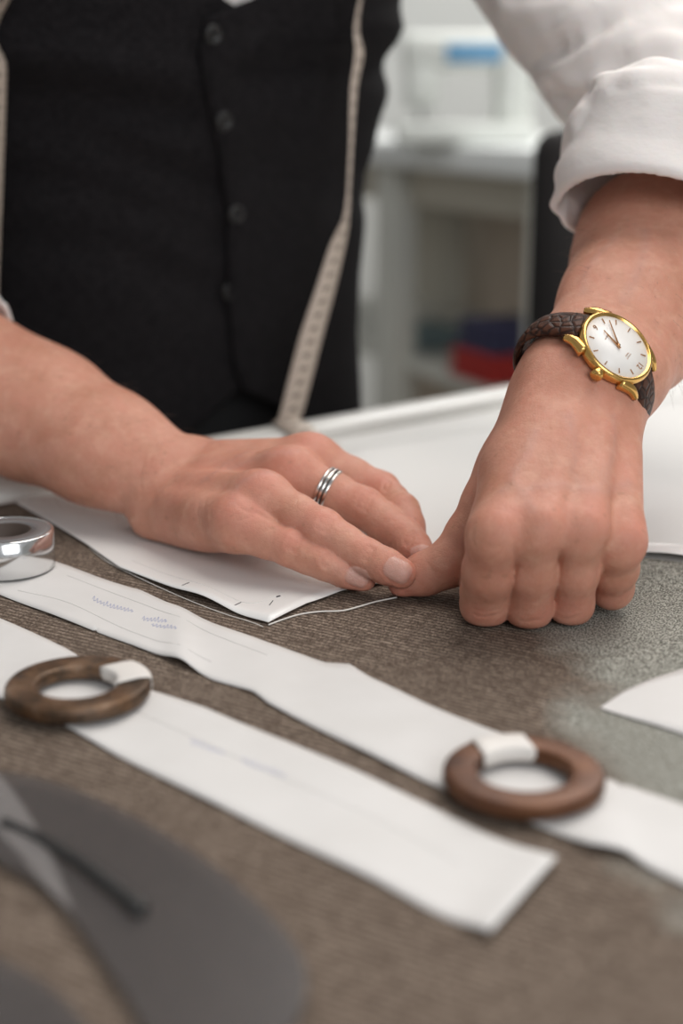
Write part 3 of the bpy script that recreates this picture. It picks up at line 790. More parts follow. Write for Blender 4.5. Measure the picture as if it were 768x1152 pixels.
# ------------------------------------------------------------------ watch
def watch():
    ax, n, s = LH['ax'], LH['n'], LH['s']
    nn = nrm(cv(.42, .46, -.80)); 
    root = empty('wristwatch', LH['W'])
    tag(root, 'gold wristwatch with white dial and brown leather strap on the wrist above the fist', 'watch')
    cen = P(692, 392, .702 - .0268)
    w3 = -ax                                                   # crown side, towards the hand
    e12 = nrm(s - nn * (s @ nn)); e3 = nrm(np.cross(e12, nn)); e3 = e3 if e3 @ w3 > 0 else -e3
    fr = (e12, e3, nn)
    prof = [(.0, -.0062), (.0150, -.0062), (.0176, -.0045), (.0196, -.0018), (.0200, .0004), (.0194, .0020), (.0186, .0027), (.0178, .0026), (.0172, .0016), (.0, .0015)]
    v, f = lathe(prof, 96, cen, fr, closed=False)
    case = mobj('case', v, f, M['gold'], root)
    # lugs
    lugs = []
    for sg in (-1, 1):
        for q in (-1, 1):
            pts = [cen + e12 * sg * .0110 + e3 * q * .0150 - nn * .0012, cen + e12 * sg * .0175 + e3 * q * .0128 - nn * .0020, cen + e12 * sg * .0220 + e3 * q * .0118 - nn * .0050]
            lugs.append(tube(spline(pts, 10), list(np.linspace(.0034, .0018, 10)), 12))
    mobj('lug', *merge(lugs[:1]), M['gold'], case); [mobj('lug', *l, M['gold'], case) for l in lugs[1:]]
    # crown, fluted
    cprof = [(0, 0), (.0026, 0), (.0030, .0006), (.0030, .0030), (.0026, .0036), (0, .0037)]
    v, f = lathe(cprof, 24, cen + e3 * .0198 - nn * .0006, (e12, nn, e3), closed=False)
    v = [p + (nrm(p - (cen + e3 * .02 - nn * .0006)) * (.00018 if (i // len(cprof)) % 2 else 0)) for i, p in enumerate(v)]
    mobj('crown', v, f, M['gold'], case)
    v, f = lathe([(0, .0017), (.0172, .0017), (.0172, .0013), (0, .0013)], 72, cen, fr, closed=False)
    dial = mobj('dial', v, f, M['dial'], root)
    def bar(a0, r0, r1, w0, w1, h, hh=.00035):
        d = e12 * math.cos(a0) + e3 * math.sin(a0); t = np.cross(nn, d); V = []
        for r, w in ((r0, w0), (r1, w1)):
            for sg in (-1, 1):
                for z in (h, h + hh): V.append(cen + d * r + t * sg * w / 2 + nn * z)
        return V, [(0, 1, 3, 2), (4, 6, 7, 5), (0, 4, 5, 1), (2, 3, 7, 6), (1, 5, 7, 3), (0, 2, 6, 4)]
    for k in range(12):
        if k in (0, 6): continue
        a = k * math.pi / 6
        mobj('hour_marker', *bar(a, .0130, .0158, .0004, .0006, .0017), M['gold_dark'], dial, False)
    def text(body, size, at_, name, m, rot=0.0):
        cu = bpy.data.curves.new(name, 'FONT'); cu.body = body; cu.size = size; cu.align_x = 'CENTER'; cu.align_y = 'CENTER'; cu.extrude = .00012
        to = bpy.data.objects.new(name, cu); C.objects.link(to)
        me = bpy.data.meshes.new_from_object(to.evaluated_get(bpy.context.evaluated_depsgraph_get()))
        bpy.data.objects.remove(to)
        xd = -e3 * -1.0; yd = e12
        xd = nrm(np.cross(yd, nn))
        R_ = Matrix((xd, yd, nn)).transposed().to_4x4()
        me.transform(Matrix.Translation(tuple(at_)) @ R_)
        return fin(name, me, m, dial, False)
    text('12', .0042, cen + e12 * .0140 + nn * .0018, 'numeral', M['gold_dark'])
    text('6', .0042, cen - e12 * .0140 + nn * .0018, 'numeral', M['gold_dark'])
    ln = []
    for r, w in ((.0072, .0046), (.0060, .0034), (-.0068, .0040)):
        p0 = cen + e12 * r - e3 * w / 2; p1 = cen + e12 * r + e3 * w / 2
        zig = [p0 + (p1 - p0) * t + e12 * (.00035 * (-1) ** i) + nn * .00178 for i, t in enumerate(np.linspace(0, 1, 11))]
        ln.append(tube(zig, .00008, 5))
    mobj('dial_lettering', *merge(ln), M['gold_dark'], dial)
    def ang_to(px, py):
        r = np.asarray(P(px, py, .676)) - cen; return math.atan2(r @ e3, r @ e12)
    mobj('hour_hand', *bar(ang_to(677, 376), -.0016, .0100, .0012, .0004, .0022), M['gold_dark'], root, False)
    mobj('minute_hand', *bar(ang_to(689.5, 361), -.0016, .0142, .0010, .0003, .0026), M['gold_dark'], root, False)
    v, f = lathe([(0, .0020), (.0007, .0020), (.0007, .0033), (0, .0033)], 20, cen, fr, closed=False)
    mobj('hand_pin', v, f, M['gold_dark'], root)
    # strap: two halves following the wrist
    wc = cen - nn * .0285
    def half(sg, name):
        V = []; Fc = []; N = 40
        for i in range(N + 1):
            t = i / N; a = .53 + (math.pi - .47) * t
            rx, rz = .0338, .0268
            lift = .0016 * math.exp(-(t / .10) ** 2)
            p = wc + e12 * sg * rx * math.sin(a) + nn * (rz * math.cos(a) + lift)
            o = nrm(e12 * sg * math.sin(a) / rx + nn * math.cos(a) / rz)
            w = .0094 - .0014 * min(t * 1.6, 1)
            for q, (dw, dz) in enumerate(((-1, 0), (-1, .0014), (-.88, .0026), (-.4, .0034), (.4, .0034), (.88, .0026), (1, .0014), (1, 0))):
                V.append(p + e3 * dw * w + o * (dz * (1.1 - .35 * t)))
        for i in range(N):
            for q in range(8):
                q2 = (q + 1) % 8; Fc.append((i * 8 + q, (i + 1) * 8 + q, (i + 1) * 8 + q2, i * 8 + q2))
        Fc.append(tuple(range(8))); Fc.append(tuple(N * 8 + q for q in range(8))[::-1])
        bm = bmesh.new(); vs = [bm.verts.new(tuple(p)) for p in V]; [bm.faces.new([vs[i] for i in f]) for f in Fc]
        return bobj('strap', bm, M['strap'], root)
    half(-1, 'strap'); half(1, 'strap')
    return cen, e12, e3, nn
WF = watch()

# ------------------------------------------------------------------ finger ring
def finger_ring():
    a, b2 = RH['mcp']['m'], RH['pip']['m']
    ax = nrm(b2 - a); t0 = None
    best = min(np.linspace(.15, .9, 151), key=lambda t: (pix(a + (b2 - a) * t)[0] - 369) ** 2)
    c = a + (b2 - a) * best - RH['n'] * .0004
    e1 = nrm(np.cross(ax, RH['n'])); fr = (e1, np.cross(ax, e1), ax)
    R0 = .01150
    prof = [(R0, -.0033), (R0 + .0013, -.0033), (R0 + .0019, -.0028), (R0 + .0019, -.0018), (R0 + .0010, -.0015), (R0 + .0010, .0015), (R0 + .0019, .0018), (R0 + .0019, .0028), (R0 + .0013, .0033), (R0, .0033)]
    root = empty('finger_ring', c)
    tag(root, 'wide silver ring with grooved band on a finger of the flat hand', 'ring')
    v, f = lathe(prof, 72, c, fr); mobj('band', v, f, M['ring_silver'], root)
    v, f = lathe([(R0 + .0011, -.0014), (R0 + .0011, -.0006), (R0 + .0016, -.0005), (R0 + .0016, .0005), (R0 + .0011, .0006), (R0 + .0011, .0014), (R0 + .0004, .0014), (R0 + .0004, -.0014)], 72, c, fr)
    mobj('groove', v, f, M['ring_dark'], root)
    v, f = lathe([(R0 + .0012, -.0009), (R0 + .0019, -.0007), (R0 + .0021, 0), (R0 + .0019, .0007), (R0 + .0012, .0009)], 72, c, fr)
    mobj('centre_rib', v, f, M['ring_silver'], root)
finger_ring()

# ------------------------------------------------------------------ table, cloth
e0, e1_ = G(0, 564), G(768, 421)
TD = nrm((e1_ - e0)[:2].tolist() + [0]); TNn = np.array((TD[1], -TD[0], 0))   # along the far edge, towards the camera
if TNn[1] > 0: TNn = -TNn
tc = (e0 + e1_) / 2
table = empty('cutting_table', (tc[0] + TNn[0] * .5, tc[1] + TNn[1] * .5, 0))
tag(table, 'white cutting table with a raised pale rim along its far edge', 'table')
rotz = math.atan2(TD[1], TD[0]); LEN, DEP = 2.4, 1.25
bm = bmesh.new(); c0 = tc + TNn * (DEP / 2 - .02)
box(bm, c0[0], c0[1], T - .02, LEN, DEP, .04, rotz, .003)
top_o = bobj('tabletop', bm, M['white_table'], table)
# rim: rounded rail profile with a shadow groove
bm = bmesh.new()
prof = [(-.030, -.040), (-.034, -.030), (-.034, .004), (-.030, .0095), (-.020, .0115), (-.008, .0105), (-.002, .007), (.0, .002), (.0, -.001)]
ends = []
for sg in (-1, 1):
    ends.append([bm.verts.new(tuple(tc + TD * sg * LEN / 2 + TNn * a + np.array((0, 0, z)))) for a, z in prof])
for i in range(len(prof)):
    j = (i + 1) % len(prof); bm.faces.new((ends[0][i], ends[0][j], ends[1][j], ends[1][i]))
bm.faces.new(ends[0]); bm.faces.new(ends[1][::-1])
bobj('rim', bm, M['rail'], table)
for sx in (-1, 1):
    for sy in (-1, 1):
        p = c0 + TD * sx * (LEN / 2 - .08) + TNn * sy * (DEP / 2 - .08)
        bm = bmesh.new(); box(bm, p[0], p[1], (T - .04) / 2, .05, .05, T - .04, rotz, .004); bobj('leg', bm, M['leg_metal'], table)

def fab_z(x, y):
    return .0003 * math.sin(31 * x + 17 * y) * math.sin(23 * y - 11 * x)
# cloth: from the near edge to a line under the white sheet
V = []; Fc = []; N1, N2 = 140, 90
fl = [G(*q)[:2] for q in ((-260, 632), (-60, 584), (0, 572), (60, 563), (200, 562), (420, 585), (620, 612), (720, 631), (768, 637), (960, 664))]
fl = lin(fl, np.linspace(0, 1, N1 + 1))
nl = lin([(-.34, .13), (.46, .13)], np.linspace(0, 1, N1 + 1))
for i in range(N1 + 1):
    for j in range(N2 + 1):
        t = j / N2; x, y = nl[i] * (1 - t) + fl[i] * t
        V.append((x, y, T + FAB + fab_z(x, y) + .0009 * math.exp(-((1 - t) / .01) ** 2)))
for i in range(N1):
    for j in range(N2):
        a = i * (N2 + 1) + j; Fc.append((a, a + N2 + 1, a + N2 + 2, a + 1))
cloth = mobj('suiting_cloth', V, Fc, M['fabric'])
md = cloth.modifiers.new('thick', 'SOLIDIFY'); md.thickness = .0009; md.offset = -1
tag(cloth, 'brown pinstripe wool cloth spread flat over the white table', 'cloth')

# ------------------------------------------------------------------ paper patterns
PAP = FAB + .0004
def paper(name, up, low, nt, ns, zf, m, notches=()):
    """up/low: far and near outline (pixels on the table); zf(t, s) -> lift, s from low to up."""
    U = np.array([G(x, y, PAP)[:2] for x, y in up]); Lw = np.array([G(x, y, PAP)[:2] for x, y in low])
    ts = list(np.linspace(0, 1, nt + 1))
    for t0, side, dep in notches: ts += [t0 - .004, t0, t0 + .004]
    ts = np.array(sorted(set(ts)))
    u, l = lin(U, ts), lin(Lw, ts)
    V = []; Fc = []
    for i, t in enumerate(ts):
        a, b2 = l[i].copy(), u[i].copy(); w = b2 - a
        for t0, side, dep in notches:
            if abs(t - t0) < 1e-9:
                if side == 'low': a = a + nrm(w) * dep
                else: b2 = b2 - nrm(w) * dep
        for j in range(ns + 1):
            s = j / ns; q = a + (b2 - a) * s
            V.append((q[0], q[1], T + PAP + zf(t, s)))
    for i in range(len(ts) - 1):
        for j in range(ns):
            a = i * (ns + 1) + j; Fc.append((a, a + ns + 1, a + ns + 2, a + 1))
    o = mobj(name, V, Fc, m)
    md = o.modifiers.new('thick', 'SOLIDIFY'); md.thickness = .00022; md.offset = 0
    return o
g = lambda x, c, w: math.exp(-((x - c) / w) ** 2)
GP = 'white paper pattern pieces on the brown cloth'
# the large sheet
low = [(18, 566), (60, 592), (100, 616), (135, 641), (200, 668), (260, 690), (302, 703), (345, 681), (382, 668), (420, 660), (470, 651), (560, 637), (640, 629), (720, 627), (768, 632), (900, 648)]
upp = [(20, 564), (40, 561), (62, 558), (100, 553), (170, 542), (250, 529), (330, 516), (400, 505), (470, 495), (540, 484), (600, 474), (660, 465), (720, 456), (780, 447), (840, 438), (900, 428)]
def zsheet(t, s):
    e = (1 - s) ** 3
    return .0005 + e * (.0030 * g(t, .30, .035) + .0022 * g(t, .92, .10) + .0008 * math.sin(19 * t) ** 2) + .0006 * math.sin(9 * t + 3 * s) ** 2
Ul, Ll = np.array([G(x, y, PAP)[:2] for x, y in upp]), np.array([G(x, y, PAP)[:2] for x, y in low])
V = []; Fc = []; idx = np.linspace(0, len(low) - 1, 181); ns = 24
for i in idx:
    k = min(int(i), len(low) - 2); u = i - k
    a = Ll[k] * (1 - u) + Ll[k + 1] * u; b2 = Ul[k] * (1 - u) + Ul[k + 1] * u
    for j in range(ns + 1):
        s = j / ns; q = a + (b2 - a) * s; V.append((q[0], q[1], T + PAP + zsheet(i / (len(low) - 1), s)))
for i in range(len(idx) - 1):
    for j in range(ns):
        a = i * (ns + 1) + j; Fc.append((a, a + ns + 1, a + ns + 2, a + 1))
sheet = mobj('pattern_paper', V, Fc, M['board'])
md = sheet.modifiers.new('thick', 'SOLIDIFY'); md.thickness = .00025; md.offset = 0
tag(sheet, 'large white paper sheet with a pointed corner lying under both hands', 'paper', GP)
# the long strip
up = [(-70, 592), (0, 612), (59, 632), (110, 650), (150, 663), (156, 664), (190, 681), (240, 702), (300, 724), (365, 746), (393, 748), (415, 763), (480, 793), (545, 820), (612, 846), (682, 877), (720, 890), (768, 907), (900, 962)]
lo_ = [(-70, 642), (0, 670), (70, 697), (147, 726), (200, 748), (240, 766), (284, 779), (302, 793), (377, 831), (434, 859), (480, 881), (535, 903), (589, 924), (628, 941), (664, 958), (705, 965), (728, 978), (768, 997), (900, 1062)]
strip1 = paper('pattern_paper', up, lo_, 150, 10, lambda t, s: .0003 + .0030 * g(t, .395, .022) * (.4 + .6 * (1 - s)) + .0028 * g(t, .855, .025) * (1 - s) + .0005 * math.sin(22 * t) ** 2, M['paper'], ((.272, 'low', .0022), (.87, 'up', .002)))
tag(strip1, 'long white paper strip with blue handwriting running under the silver ring and the red-brown weight', 'paper', GP)
up = [(-120, 648), (0, 697), (75, 731), (120, 757), (170, 779), (229, 797), (310, 830), (400, 869), (480, 906), (550, 941), (626, 975)]
lo_ = [(-120, 742), (0, 786), (62, 812), (130, 850), (208, 890), (260, 915), (310, 939), (370, 968), (420, 992), (480, 1024), (551, 1058)]
strip2 = paper('pattern_paper', up, lo_, 110, 12, lambda t, s: .0003 + .0026 * g(t, 1.0, .03) + .0006 * math.sin(13 * t + s) ** 2, M['paper'])
tag(strip2, 'white paper strip with a free slanted end lying nearest the smoky ruler', 'paper', GP)
up = [(675, 797), (700, 781), (730, 768), (768, 754), (860, 724)]
lo_ = [(676, 798), (700, 806), (728, 814), (768, 827), (860, 856)]
strip3 = paper('pattern_paper', up, lo_, 50, 8, lambda t, s: .0004 + .001 * g(t, .3, .2) * s, M['paper'], ((.32, 'up', .0022),))
tag(strip3, 'small pointed white paper corner between the fist and the red-brown weight', 'paper', GP)

from mathutils.bvhtree import BVHTree
BV = {}
def line_on(pts, name, parent, m, r=.00022, h=None, n=None, lift=0):
    q = [G(x, y, PAP + .0005) for x, y in pts]
    q = spline(q, n or max(12, len(pts) * 6)) if len(pts) > 2 else lin(q, np.linspace(0, 1, 24))
    if parent.name not in BV:
        me = parent.data; BV[parent.name] = BVHTree.FromPolygons([v.co for v in me.vertices], [tuple(p.vertices) for p in me.polygons])
    out = []
    for p in q:
        hh = BV[parent.name].ray_cast(Vector((p[0], p[1], T + .05)), Vector((0, 0, -1)))[0]
        out.append(np.array((p[0], p[1], (hh.z if hh else p[2]) + .00016 + r * .4)))
    v, f = tube(out, r, 5); return mobj(name, v, f, m, parent)
def scrawl(x0, y0, x1, y1, amp, loops, seed):
    r = random.Random(seed); pts = []
    for i in range(loops * 4 + 1):
        t = i / (loops * 4); k = i % 4
        x = x0 + (x1 - x0) * t + (1.5 if k == 1 else -1.2 if k == 3 else 0); y = y0 + (y1 - y0) * t + (0, -amp, .1 * amp, amp * .45)[k] * r.uniform(.4, 1.25)
        pts.append((x, y))
    return pts
line_on(scrawl(104, 674, 126, 683, 3.2, 6, 1), 'handwriting', strip1, M['ink_blue'], .00010, lift=.0011)
line_on(scrawl(126, 683, 150, 688, 2.8, 6, 2), 'handwriting', strip1, M['ink_blue'], .00010, lift=.0011)
line_on(scrawl(160, 697, 188, 701, 3.6, 7, 3), 'handwriting', strip1, M['ink_blue'], .00010, lift=.0011)
line_on(scrawl(170, 704, 199, 711, 2.6, 7, 4), 'handwriting', strip1, M['ink_blue'], .00010, lift=.0011)
line_on(scrawl(214, 836, 252, 848, 3.5, 7, 5), 'handwriting', strip2, M['ink_blue'], .00010, lift=.0011)
line_on(scrawl(272, 856, 322, 874, 4.0, 8, 6), 'handwriting', strip2, M['ink_blue'], .00010, lift=.0011)
line_on([(20, 664), (80, 680), (150, 712), (238, 745)], 'seam_line', strip1, M['pencil'], .00009, lift=.001)
line_on([(75, 648), (150, 676), (238, 713), (300, 738)], 'seam_line', strip1, M['pencil'], .00009, lift=.001)
line_on([(150, 800), (260, 850), (400, 912), (520, 972)], 'seam_line', strip2, M['pencil'], .00009, lift=.0011)
line_on([(148, 632), (190, 650), (250, 671), (285, 680), (320, 668)], 'seam_line', sheet, M['pencil'], .00009, lift=.0022)
line_on([(303, 683), (307, 678)], 'pencil_mark', sheet, M['ink_dark'], .0002, lift=.003)
line_on([(311, 674), (315, 673)], 'pencil_mark', sheet, M['ink_dark'], .0004, lift=.003)
line_on([(264, 683), (271, 679)], 'pencil_mark', sheet, M['ink_dark'], .0002, lift=.002)
line_on([(205, 664), (213, 661)], 'pencil_mark', sheet, M['ink_dark'], .0002, lift=.002)
# thread and the cut edge line of the cloth beneath
th = [G(x, y, FAB + .0006) for x, y in ((302, 703), (318, 697), (338, 691), (360, 688), (385, 687), (405, 682), (422, 677), (446, 672))]
v, f = tube(spline(th, 50), .0004, 6)
tag(mobj('basting_thread', v, f, M['thread']), 'loose white thread lying on the brown cloth at the pointed paper corner', 'thread')
th = [G(x, y, FAB + .0006) for x, y in ((100, 615), (118, 630), (150, 647), (200, 670), (245, 688), (280, 699), (296, 705))]
v, f = tube(spline(th, 50), .00022, 6)
tag(mobj('basting_thread', v, f, M['thread']), 'fine white thread running along the long edge of the large sheet', 'thread')

# ------------------------------------------------------------------ iron ring weights
def on_cloth(px, py, h): return G(px, py, h)
def weight(cx, cy, OD, ID, H, z0, m, label, tape_px, seed, tilt):
    c = G(cx, cy, z0 + H); c = np.array((c[0], c[1], T + z0))
    root = empty('ring_weight', c); tag(root, label, 'weight', 'iron ring weights holding down the paper')
    R, r = OD / 2, ID / 2; prof = []
    bv = .0013
    for q in ((r + bv, 0), (R - bv, 0), (R, bv), (R, H - bv), (R - bv, H), (r + bv, H), (r, H - bv), (r, bv)): prof.append(q)
    tx = np.array((1, 0, tilt)); fr = (nrm(tx), np.array((0, 1., 0)), nrm(np.cross(nrm(tx), (0, 1, 0))))
    v, f = lathe(prof, 96, c, fr)
    rr = np.random.default_rng(seed); ph = rr.uniform(0, 6, 6)
    v2 = []
    for p in v:
        d = p - c; a = math.atan2(d[1], d[0]); v2.append(p + np.array((d[0], d[1], 0)) * (.004 * math.sin(3 * a + ph[0]) + .003 * math.sin(7 * a + ph[1])))
    ro = mobj('ring', v2, f, m, root)
    md = ro.modifiers.new('b', 'BEVEL'); md.width = .0006; md.segments = 2; md.limit_method = 'ANGLE'
    # tape folded over the ring
    q = G(*tape_px, z0 + H); a0 = math.atan2(q[1] - c[1], q[0] - c[0])
    V = []; Fc = []; o = .0006; hw = .0098
    path = [(r - o, .0012), (r - o, H * .5), (r - o, H + o * .3), (r + .0012, H + o), ((r + R) / 2, H + o * 1.6), (R - .0012, H + o), (R + o, H - .0004), (R + o, H * .5), (R + o, .0016)]
    NW = 8
    for i in range(NW + 1):
        w = (i / NW - .5) * 2 * hw
        for k, (pr, pz) in enumerate(path):
            e = fr[0] * math.cos(a0) + fr[1] * math.sin(a0); tt = -fr[0] * math.sin(a0) + fr[1] * math.cos(a0)
            ww = w * (.86 if k == 0 else 1); bend = math.sqrt(max(pr * pr - (ww * .98) ** 2, 1e-8)) if k not in (4,) else pr
            V.append(c + e * bend + tt * ww + fr[2] * pz)
    K = len(path)
    for i in range(NW):
        for k in range(K - 1):
            a = i * K + k; Fc.append((a, a + K, a + K + 1, a + 1))
    to = mobj('tape_patch', V, Fc, M['tape_white'], root, True)
    to['label'] = 'piece of white tape folded over the ring'
    md = to.modifiers.new('t', 'SOLIDIFY'); md.thickness = .0004; md.offset = 1
weight(87, 766, .0585, .0325, .0066, PAP + .0024, M['rust'], 'rusty grey iron ring weight with white tape on the paper strip nearest the ruler', (137, 757), 3, 0)
weight(589, 864, .0570, .0325, .0062, PAP + .0024, M['rust_red'], 'red-brown iron ring weight with white tape standing on the long written strip', (566, 838), 8, 0)

# silver roll at the strip's far end
c = G(6, 594, PAP + .0225); c = np.array((c[0], c[1], T + PAP + .0014)); H = .0205; R = .0245
roll = empty('tape_roll', c); tag(roll, 'shiny silver roll of tape standing on the end of the written strip', 'tape roll')
v, f = lathe([(R - .0012, 0), (R, .0008), (R, H - .0008), (R - .0012, H), (R - .0016, H - .0004), (R - .0016, .0004)], 96, c); mobj('foil', v, f, M['silver'], roll)
v, f = lathe([(.0131, .0006), (R - .0014, .0006), (R - .0014, H - .0004), (.0131, H - .0004)], 96, c); mobj('side', v, f, M['roll_face'], roll)
v, f = lathe([(.0060, .0002), (.0130, .0002), (.0130, H - .0004), (.0122, H - .0006), (.0112, H - .004), (.0060, H - .006)], 72, c); mobj('core', v, f, M['roll_core'], roll)

# ------------------------------------------------------------------ smoky ruler
def plate(name, outlines, z, th, m, parent=None):
    cu = bpy.data.curves.new(name, 'CURVE'); cu.dimensions = '2D'; cu.fill_mode = 'BOTH'; cu.extrude = th / 2
    for pts in outlines:
        s = cu.splines.new('POLY'); s.points.add(len(pts) - 1); s.use_cyclic_u = True
        for k, p in enumerate(pts): s.points[k].co = (p[0], p[1], 0, 1)
    o = bpy.data.objects.new(name, cu); C.objects.link(o)
    me = bpy.data.meshes.new_from_object(o.evaluated_get(bpy.context.evaluated_depsgraph_get()))
    bpy.data.objects.remove(o); me.transform(Matrix.Translation((0, 0, z)))
    return fin(name, me, m, parent, False)
def gp(pts, n): return [tuple(p[:2]) for p in spline([G(x, y, FAB + .002) for x, y in pts], n)]
outer = gp([(-150, 885), (-60, 868), (0, 872), (60, 884), (120, 908), (185, 942), (245, 982), (300, 1030), (336, 1075), (345, 1115), (330, 1158), (292, 1200), (240, 1230), (190, 1262)], 90)
outer += gp([(150, 1340), (0, 1420), (-200, 1400)], 14)
inner = gp([(-120, 905), (-60, 940), (0, 972), (50, 1002), (85, 1040), (118, 1088), (152, 1142), (172, 1190), (150, 1240)], 60)
inner += gp([(120, 1205), (92, 1150), (60, 1118), (30, 1098), (0, 1084), (-60, 1062), (-120, 1040)], 40)
slot = gp([(3, 927), (30, 938), (62, 958), (95, 980), (125, 1003), (155, 1026)], 30) + gp([(164, 1030), (160, 1018), (130, 995), (98, 971), (64, 951), (32, 932), (5, 922)], 30)
ruler = plate('curved_ruler', [outer, inner, slot], T + FAB + .0026, .0022, M['ruler'])
tag(ruler, 'smoky clear plastic curved ruler with rounded end in front of the paper strips', 'ruler')
bandp = gp([(-14, 868), (6, 885), (34, 925), (60, 975), (84, 1034)], 30) + gp([(66, 1018), (44, 995), (22, 966), (0, 944), (-30, 900)], 30)
plate('scale_band', [bandp], T + FAB + .0040, .0004, M['ruler_band'], ruler)['label'] = 'pale scale strip across the ruler'
tk = []
for i, t in enumerate(np.linspace(.45, .9, 16)):
    p = lin([G(18, 915, .004), G(70, 1010, .004)], np.array([t]))[0]; dd = nrm(G(70, 1010, .004) - G(18, 915, .004)); pr = np.array((dd[1], -dd[0], 0))
    tk.append(tube([p - pr * .002, p + pr * (.001 if i % 5 else .003)], .0002, 5))
mobj('scale_marks', *merge(tk), M['ruler_mark'], ruler)
sl2 = [G(x, y, FAB + .0046) for x, y in ((4, 925), (32, 936), (64, 955), (97, 976), (128, 1000), (160, 1026))]
v, f = tube(spline(sl2, 40), list(np.interp(np.linspace(0, 1, 40), (0, .12, .3, .6, .85, 1), (.0018, .0012, .0016, .0022, .0022, .0028))), 10)
mobj('slot_edge', v, f, M['ruler_mark'], ruler)

# ------------------------------------------------------------------ measuring tape hung round the neck
def ribbon(path, wid, nrmv):
    V = []; Fc = []
    for p, w, d in zip(path, wid, nrmv):
        d = np.asarray(d); V.append(p - d * w / 2); V.append(p + d * w / 2)
    for i in range(len(path) - 1): Fc.append((2 * i, 2 * i + 2, 2 * i + 3, 2 * i + 1))
    return V, Fc
def yp(px, py, y):            # point seen at px,py on the vertical plane at distance y
    r = FW + (px - 384) / FX * RX + (576 - py) / FX * UX; return CAM + r * (y / r[1])
keys = [(405, 2, 1.045, 84), (404, 60, 1.043, 72), (398, 100, 1.04, 76), (395, 160, 1.036, 83), (392, 215, 1.032, 84), (389, 245, 1.03, 78), (380, 275, 1.028, 55), (366, 325, 1.024, 42), (351, 375, 1.020, 30), (338, 425, 1.016, 28), (326, 470, 1.012, 30), (320, 500, 1.008, 32)]
path = [yp(k[0], k[1], k[2]) for k in keys]; ang = [k[3] for k in keys]
nk = BC + FACE * .10 + np.array((0, 0, .665))
chestL = BC + FACE * .19 + LEFT * .10 + np.array((0, 0, .46)); neckL = nk + LEFT * .092; neckB = nk - FACE * .13; neckR = nk - LEFT * .092
lk_ = [(7, 2, .94, 62), (5, 80, .942, 62), (2, 170, .944, 62), (-2, 270, .948, 62), (-8, 400, .95, 60), (-20, 520, .953, 60)]
lp = [yp(k[0] - 9, k[1], k[2]) for k in lk_]
chestR = lp[0] + np.array((0, .0, .14)) 
full = list(reversed([p for p in path])) + [BC + FACE * .235 + LEFT * .07 + zz * .42, BC + FACE * .235 + LEFT * .08 + zz * .54, neckL, neckB, neckR, BC + FACE * .24 - LEFT * .11 + zz * .54, BC + FACE * .25 - LEFT * .115 + zz * .42] + lp
an = list(reversed(ang)) + [80, 85, 90, 90, 90, 70, 62] + [k[3] for k in lk_]
# end lies over the rim down to the table
rt = min(np.linspace(0, 1, 400), key=lambda t: abs(pix(e0 + (e1_ - e0) * t)[0] - 335)); rp = e0 + (e1_ - e0) * rt
full = full[:0] + [rp + TNn * .035 + zz * .0045, rp + TNn * .018 + zz * .0065, rp + TNn * .002 + zz * .0125, rp - TNn * .016 + zz * .0165] + full[1:]; an = [40, 40, 39, 34] + an[1:]
sp_ = spline(full, 260); aa = np.interp(np.linspace(0, len(full) - 1, 260), range(len(full)), an)
dirs = [nrm(np.array((math.cos(math.radians(a)), math.sin(math.radians(a)), 0)) + np.array((0, 0, .10 * math.cos(math.radians(a))))) for a in aa]
v, f = ribbon(sp_, [.0195] * 260, dirs)
mt = mobj('measuring_tape', v, f, M['tape'])
md = mt.modifiers.new('t', 'SOLIDIFY'); md.thickness = .0006; md.offset = 0
tag(mt, 'cream measuring tape hanging round the neck over the black vest', 'measuring tape')
pr = []
L = np.concatenate([[0], np.cumsum(np.linalg.norm(np.diff(sp_, axis=0), axis=1))])
for sdist in np.arange(.02, L[-1], .005):
    i = int(np.searchsorted(L, sdist)) - 1; u = (sdist - L[i]) / (L[i + 1] - L[i]); p = sp_[i] + (sp_[i + 1] - sp_[i]) * u; d = dirs[i]
    t = nrm(sp_[i + 1] - sp_[i]); nn = np.cross(t, d); nn = nn if nn @ FW < 0 else -nn
    big = int(round(sdist / .005)) % 2 == 0
    for sg in (-1, 1):
        a = p + d * sg * .0093 + nn * .0006; b2 = p + d * sg * (.0055 if big else .0072) + nn * .0006
        q = t * .00035; pr.append(([a - q, b2 - q, b2 + q, a + q], [(0, 1, 2, 3)]))
    if big:
        # a figure at each centimetre
        for kx, ky in ((-.0012, 0), (.0014, 0)):
            a = p + d * kx + nn * .0006; q, w = t * .0021, d * .0009; pr.append(([a - q - w, a - q + w, a + q + w, a + q - w], [(0, 1, 2, 3)]))
mobj('tape_markings', *merge(pr), M['tape_print'], mt, False)

# ------------------------------------------------------------------ room behind
bm = bmesh.new(); box(bm, 0, 2.0, -.05, 8, 9, .1); struct(bobj('floor', bm, M['floor'], None, False))
bm = bmesh.new(); box(bm, .4, 4.6, 1.5, 8, .1, 3.0); struct(bobj('wall_back', bm, M['wall'], None, False))
bm = bmesh.new(); box(bm, 3.6, 1.5, 1.5, .1, 8, 3.0); struct(bobj('wall_right', bm, M['wall'], None, False))
bm = bmesh.new(); box(bm, -3.6, 1.5, 1.5, .1, 8, 3.0); struct(bobj('wall_left', bm, M['wall'], None, False))
